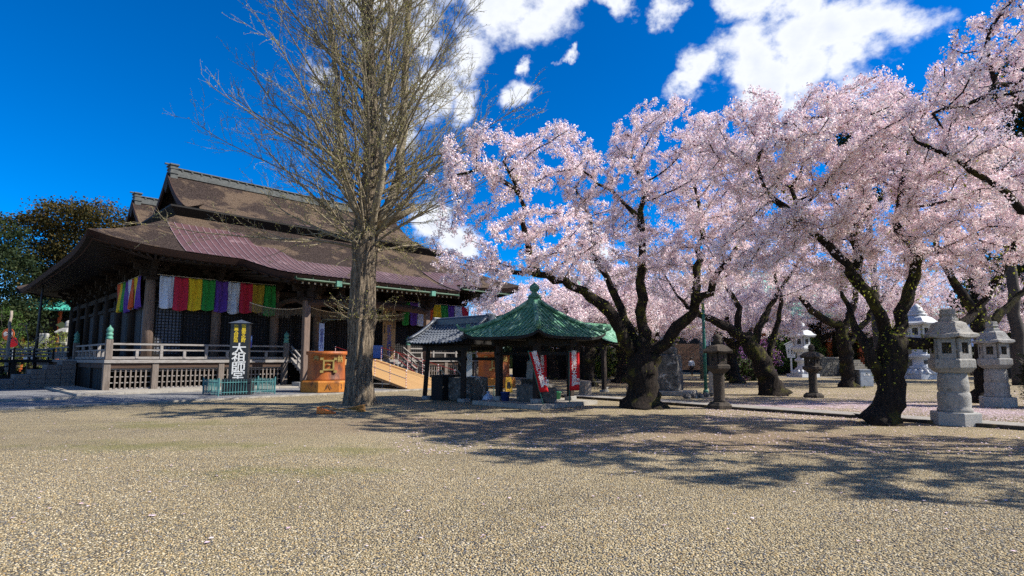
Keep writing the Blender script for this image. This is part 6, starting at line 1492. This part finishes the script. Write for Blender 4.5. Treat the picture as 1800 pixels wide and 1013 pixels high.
# bare tree at the left edge
def bare_tree(label, base, h, seed, r=.2):
    global rng
    rng = np.random.default_rng(seed); o = thing('bare_tree', label, 'tree', base); sk = Skel()
    sk.path([(0, 0, -.1), (.1, 0, h * .25), (0, .1, h * .45)], -1, r, r * .6, .4, .05)
    sk.colonise(in_blobs([((0, 0, h * .72), (h * .3, h * .3, h * .27))], 170), step=h * .035, kill=h * .05, infl=h)
    sk.mesh(sk.radii(.012, 2.2, r * .6), 'trunk', 'bark_pale', o)
p = W(10, 640, 50); p.z = 0; bare_tree('pale leafless tree at the left edge beside the footbridge', p, 13, 51, .17)
p = W(46, 640, 41); p.z = 0; bare_tree('small leafless ornamental tree among the lime shrubs', p, 4.6, 52, .09)
def shrub(name, label, px, py, depth, rx, rz, mat, seed, n=110, size=.10, zbase=None, group='garden shrubs'):
    c = W(px, py, depth); hgt = max(.5, c.z + rz); b = Vector((c.x, c.y, 0))
    zc = c.z; return leafy_tree(name, label, b, hgt * .8, [((0, 0, zc), (rx, rx * .8, rz)), ((rx * .5, -.2, zc * .7), (rx * .6, rx * .5, rz * .8)), ((-rx * .5, -.1, zc * .65), (rx * .6, rx * .5, rz * .75)), ((0, 0, zc * .4), (rx * .8, rx * .6, zc * .45))], n, 26, size, mat, .06, seed, 'shrub', group, clump=.42)
shrub('lime_shrub', 'lime green clipped shrub below the small stone lantern', 108, 600, 61, 1.5, 1.2, 'shrub_lime', 61)
shrub('lime_shrub', 'low lime green hedge behind the footbridge parapet', 30, 609, 60, 2.7, .7, 'shrub_lime', 62, 140)
shrub('lime_shrub', 'lime green shrub at the foot of the stone stele', 75, 609, 60, 2.0, .8, 'shrub_lime', 63)
shrub('green_shrub', 'loose green bush behind the red round signs', 8, 570, 62, 2.2, 1.9, 'shrub_green', 64, 160, .14)
shrub('lime_shrub', 'bright green weeds growing under the footbridge', 45, 658, 43, 2.2, .4, 'shrub_lime', 65, 120, .08)
shrub('azalea', 'purple flowering azalea behind the leaning cherry', 1312, 620, 46, 2.4, 1.5, 'azalea_bloom', 66, 240, .10)
shrub('hedge', 'tall dark green hedge behind the white gabled sign', 1385, 612, 60, 3.6, 2.6, 'shrub_green', 67, 320, .14)
shrub('hedge', 'sunlit green bush seen past the red banner', 1050, 628, 48, 2.6, 1.3, 'shrub_lime', 68, 240, .12)
shrub('hedge', 'dark green bush below the purple azalea', 1300, 642, 44, 2.2, .6, 'shrub_green', 69, 150, .1)
shrub('hedge', 'dark green hedge behind the left marble lantern', 1470, 610, 64, 4.0, 2.8, 'evergreen', 70, 300, .16)
shrub('round_bush', 'round dark clipped bush beside the farther granite lantern', 1850, 655, 19.5, .8, .8, 'evergreen', 71, 260, .07)
for i, (px, py, d, h, lab) in enumerate(((1545, 215, 44, 24, 'tall dark pine showing above the cherries'), (1790, 150, 36, 23, 'tall dark pine rising above the blossom at the far right'), (1770, 480, 50, 13, 'dark broad evergreen behind the granite lanterns'), (1850, 330, 40, 17, 'dark evergreen filling the background beside the tall right pine'))):
    b = W(px, 640, d); b.z = 0; c = W(px, py, d) - b
    leafy_tree('pine_tree', lab, b, h, [(c, (3.4, 3, 2.0)), (c - Vector((1.6, 0, 2.2)), (2.6, 2.4, 1.3)), (c + Vector((1.9, 0, -3.0)), (3, 2.6, 1.4)), (c - Vector((0, 0, 5)), (3.4, 3, 1.6))], 420, 34, .24, 'evergreen', .4, 80 + i, group='dark evergreens behind the cherries', clump=.95)
# a distant wood closes the view
def wood():
    global rng
    rng = np.random.default_rng(91); P = []
    for i in range(2400):
        a = rng.uniform(-58, 58); d = rng.uniform(95, 125); hgt = 9 + 3.5 * math.sin(a * .31) + 2 * math.sin(a * .83 + 1); z = hgt * rng.random() ** .7
        P.append((d * math.sin(R(a)), d * math.cos(R(a)), z))
    P = np.repeat(np.array(P), 14, 0); P = P + rng.normal(size=P.shape) * 1.2; P[:, 2] = np.maximum(P[:, 2], .05)
    o = np_mesh('distant_wood', quads(P, 1.1, .8, None, 9), 4, 'evergreen', None, rng.random(len(P))); tag(o, 'dark band of distant woodland closing the view behind the temple grounds', 'wood', kind='stuff')
wood()
# fallen petals
def petals():
    global rng
    rng = np.random.default_rng(95); P = []
    for i in range(15000):
        u = rng.random(); px = rng.uniform(1240, 1820); py = rng.uniform(686, 742)
        if rng.random() < .25: px = rng.uniform(700, 1820); py = rng.uniform(690, 800)
        q = GP(px, py); P.append((q.x, q.y, .016 + .05 * 0))
    for i in range(260):
        d = rng.uniform(5, 16); P.append((rng.uniform(-.95, .95) * d, d, .016))
    P = np.array(P); o = np_mesh('fallen_petals', quads(P, .045, .8, np.tile((0, 0, 3.0), (len(P), 1)), 3), 4, 'fallen_petal', None, rng.random(len(P))); tag(o, 'pink petals fallen on the gravel under the cherries', 'petals', kind='stuff')
petals()
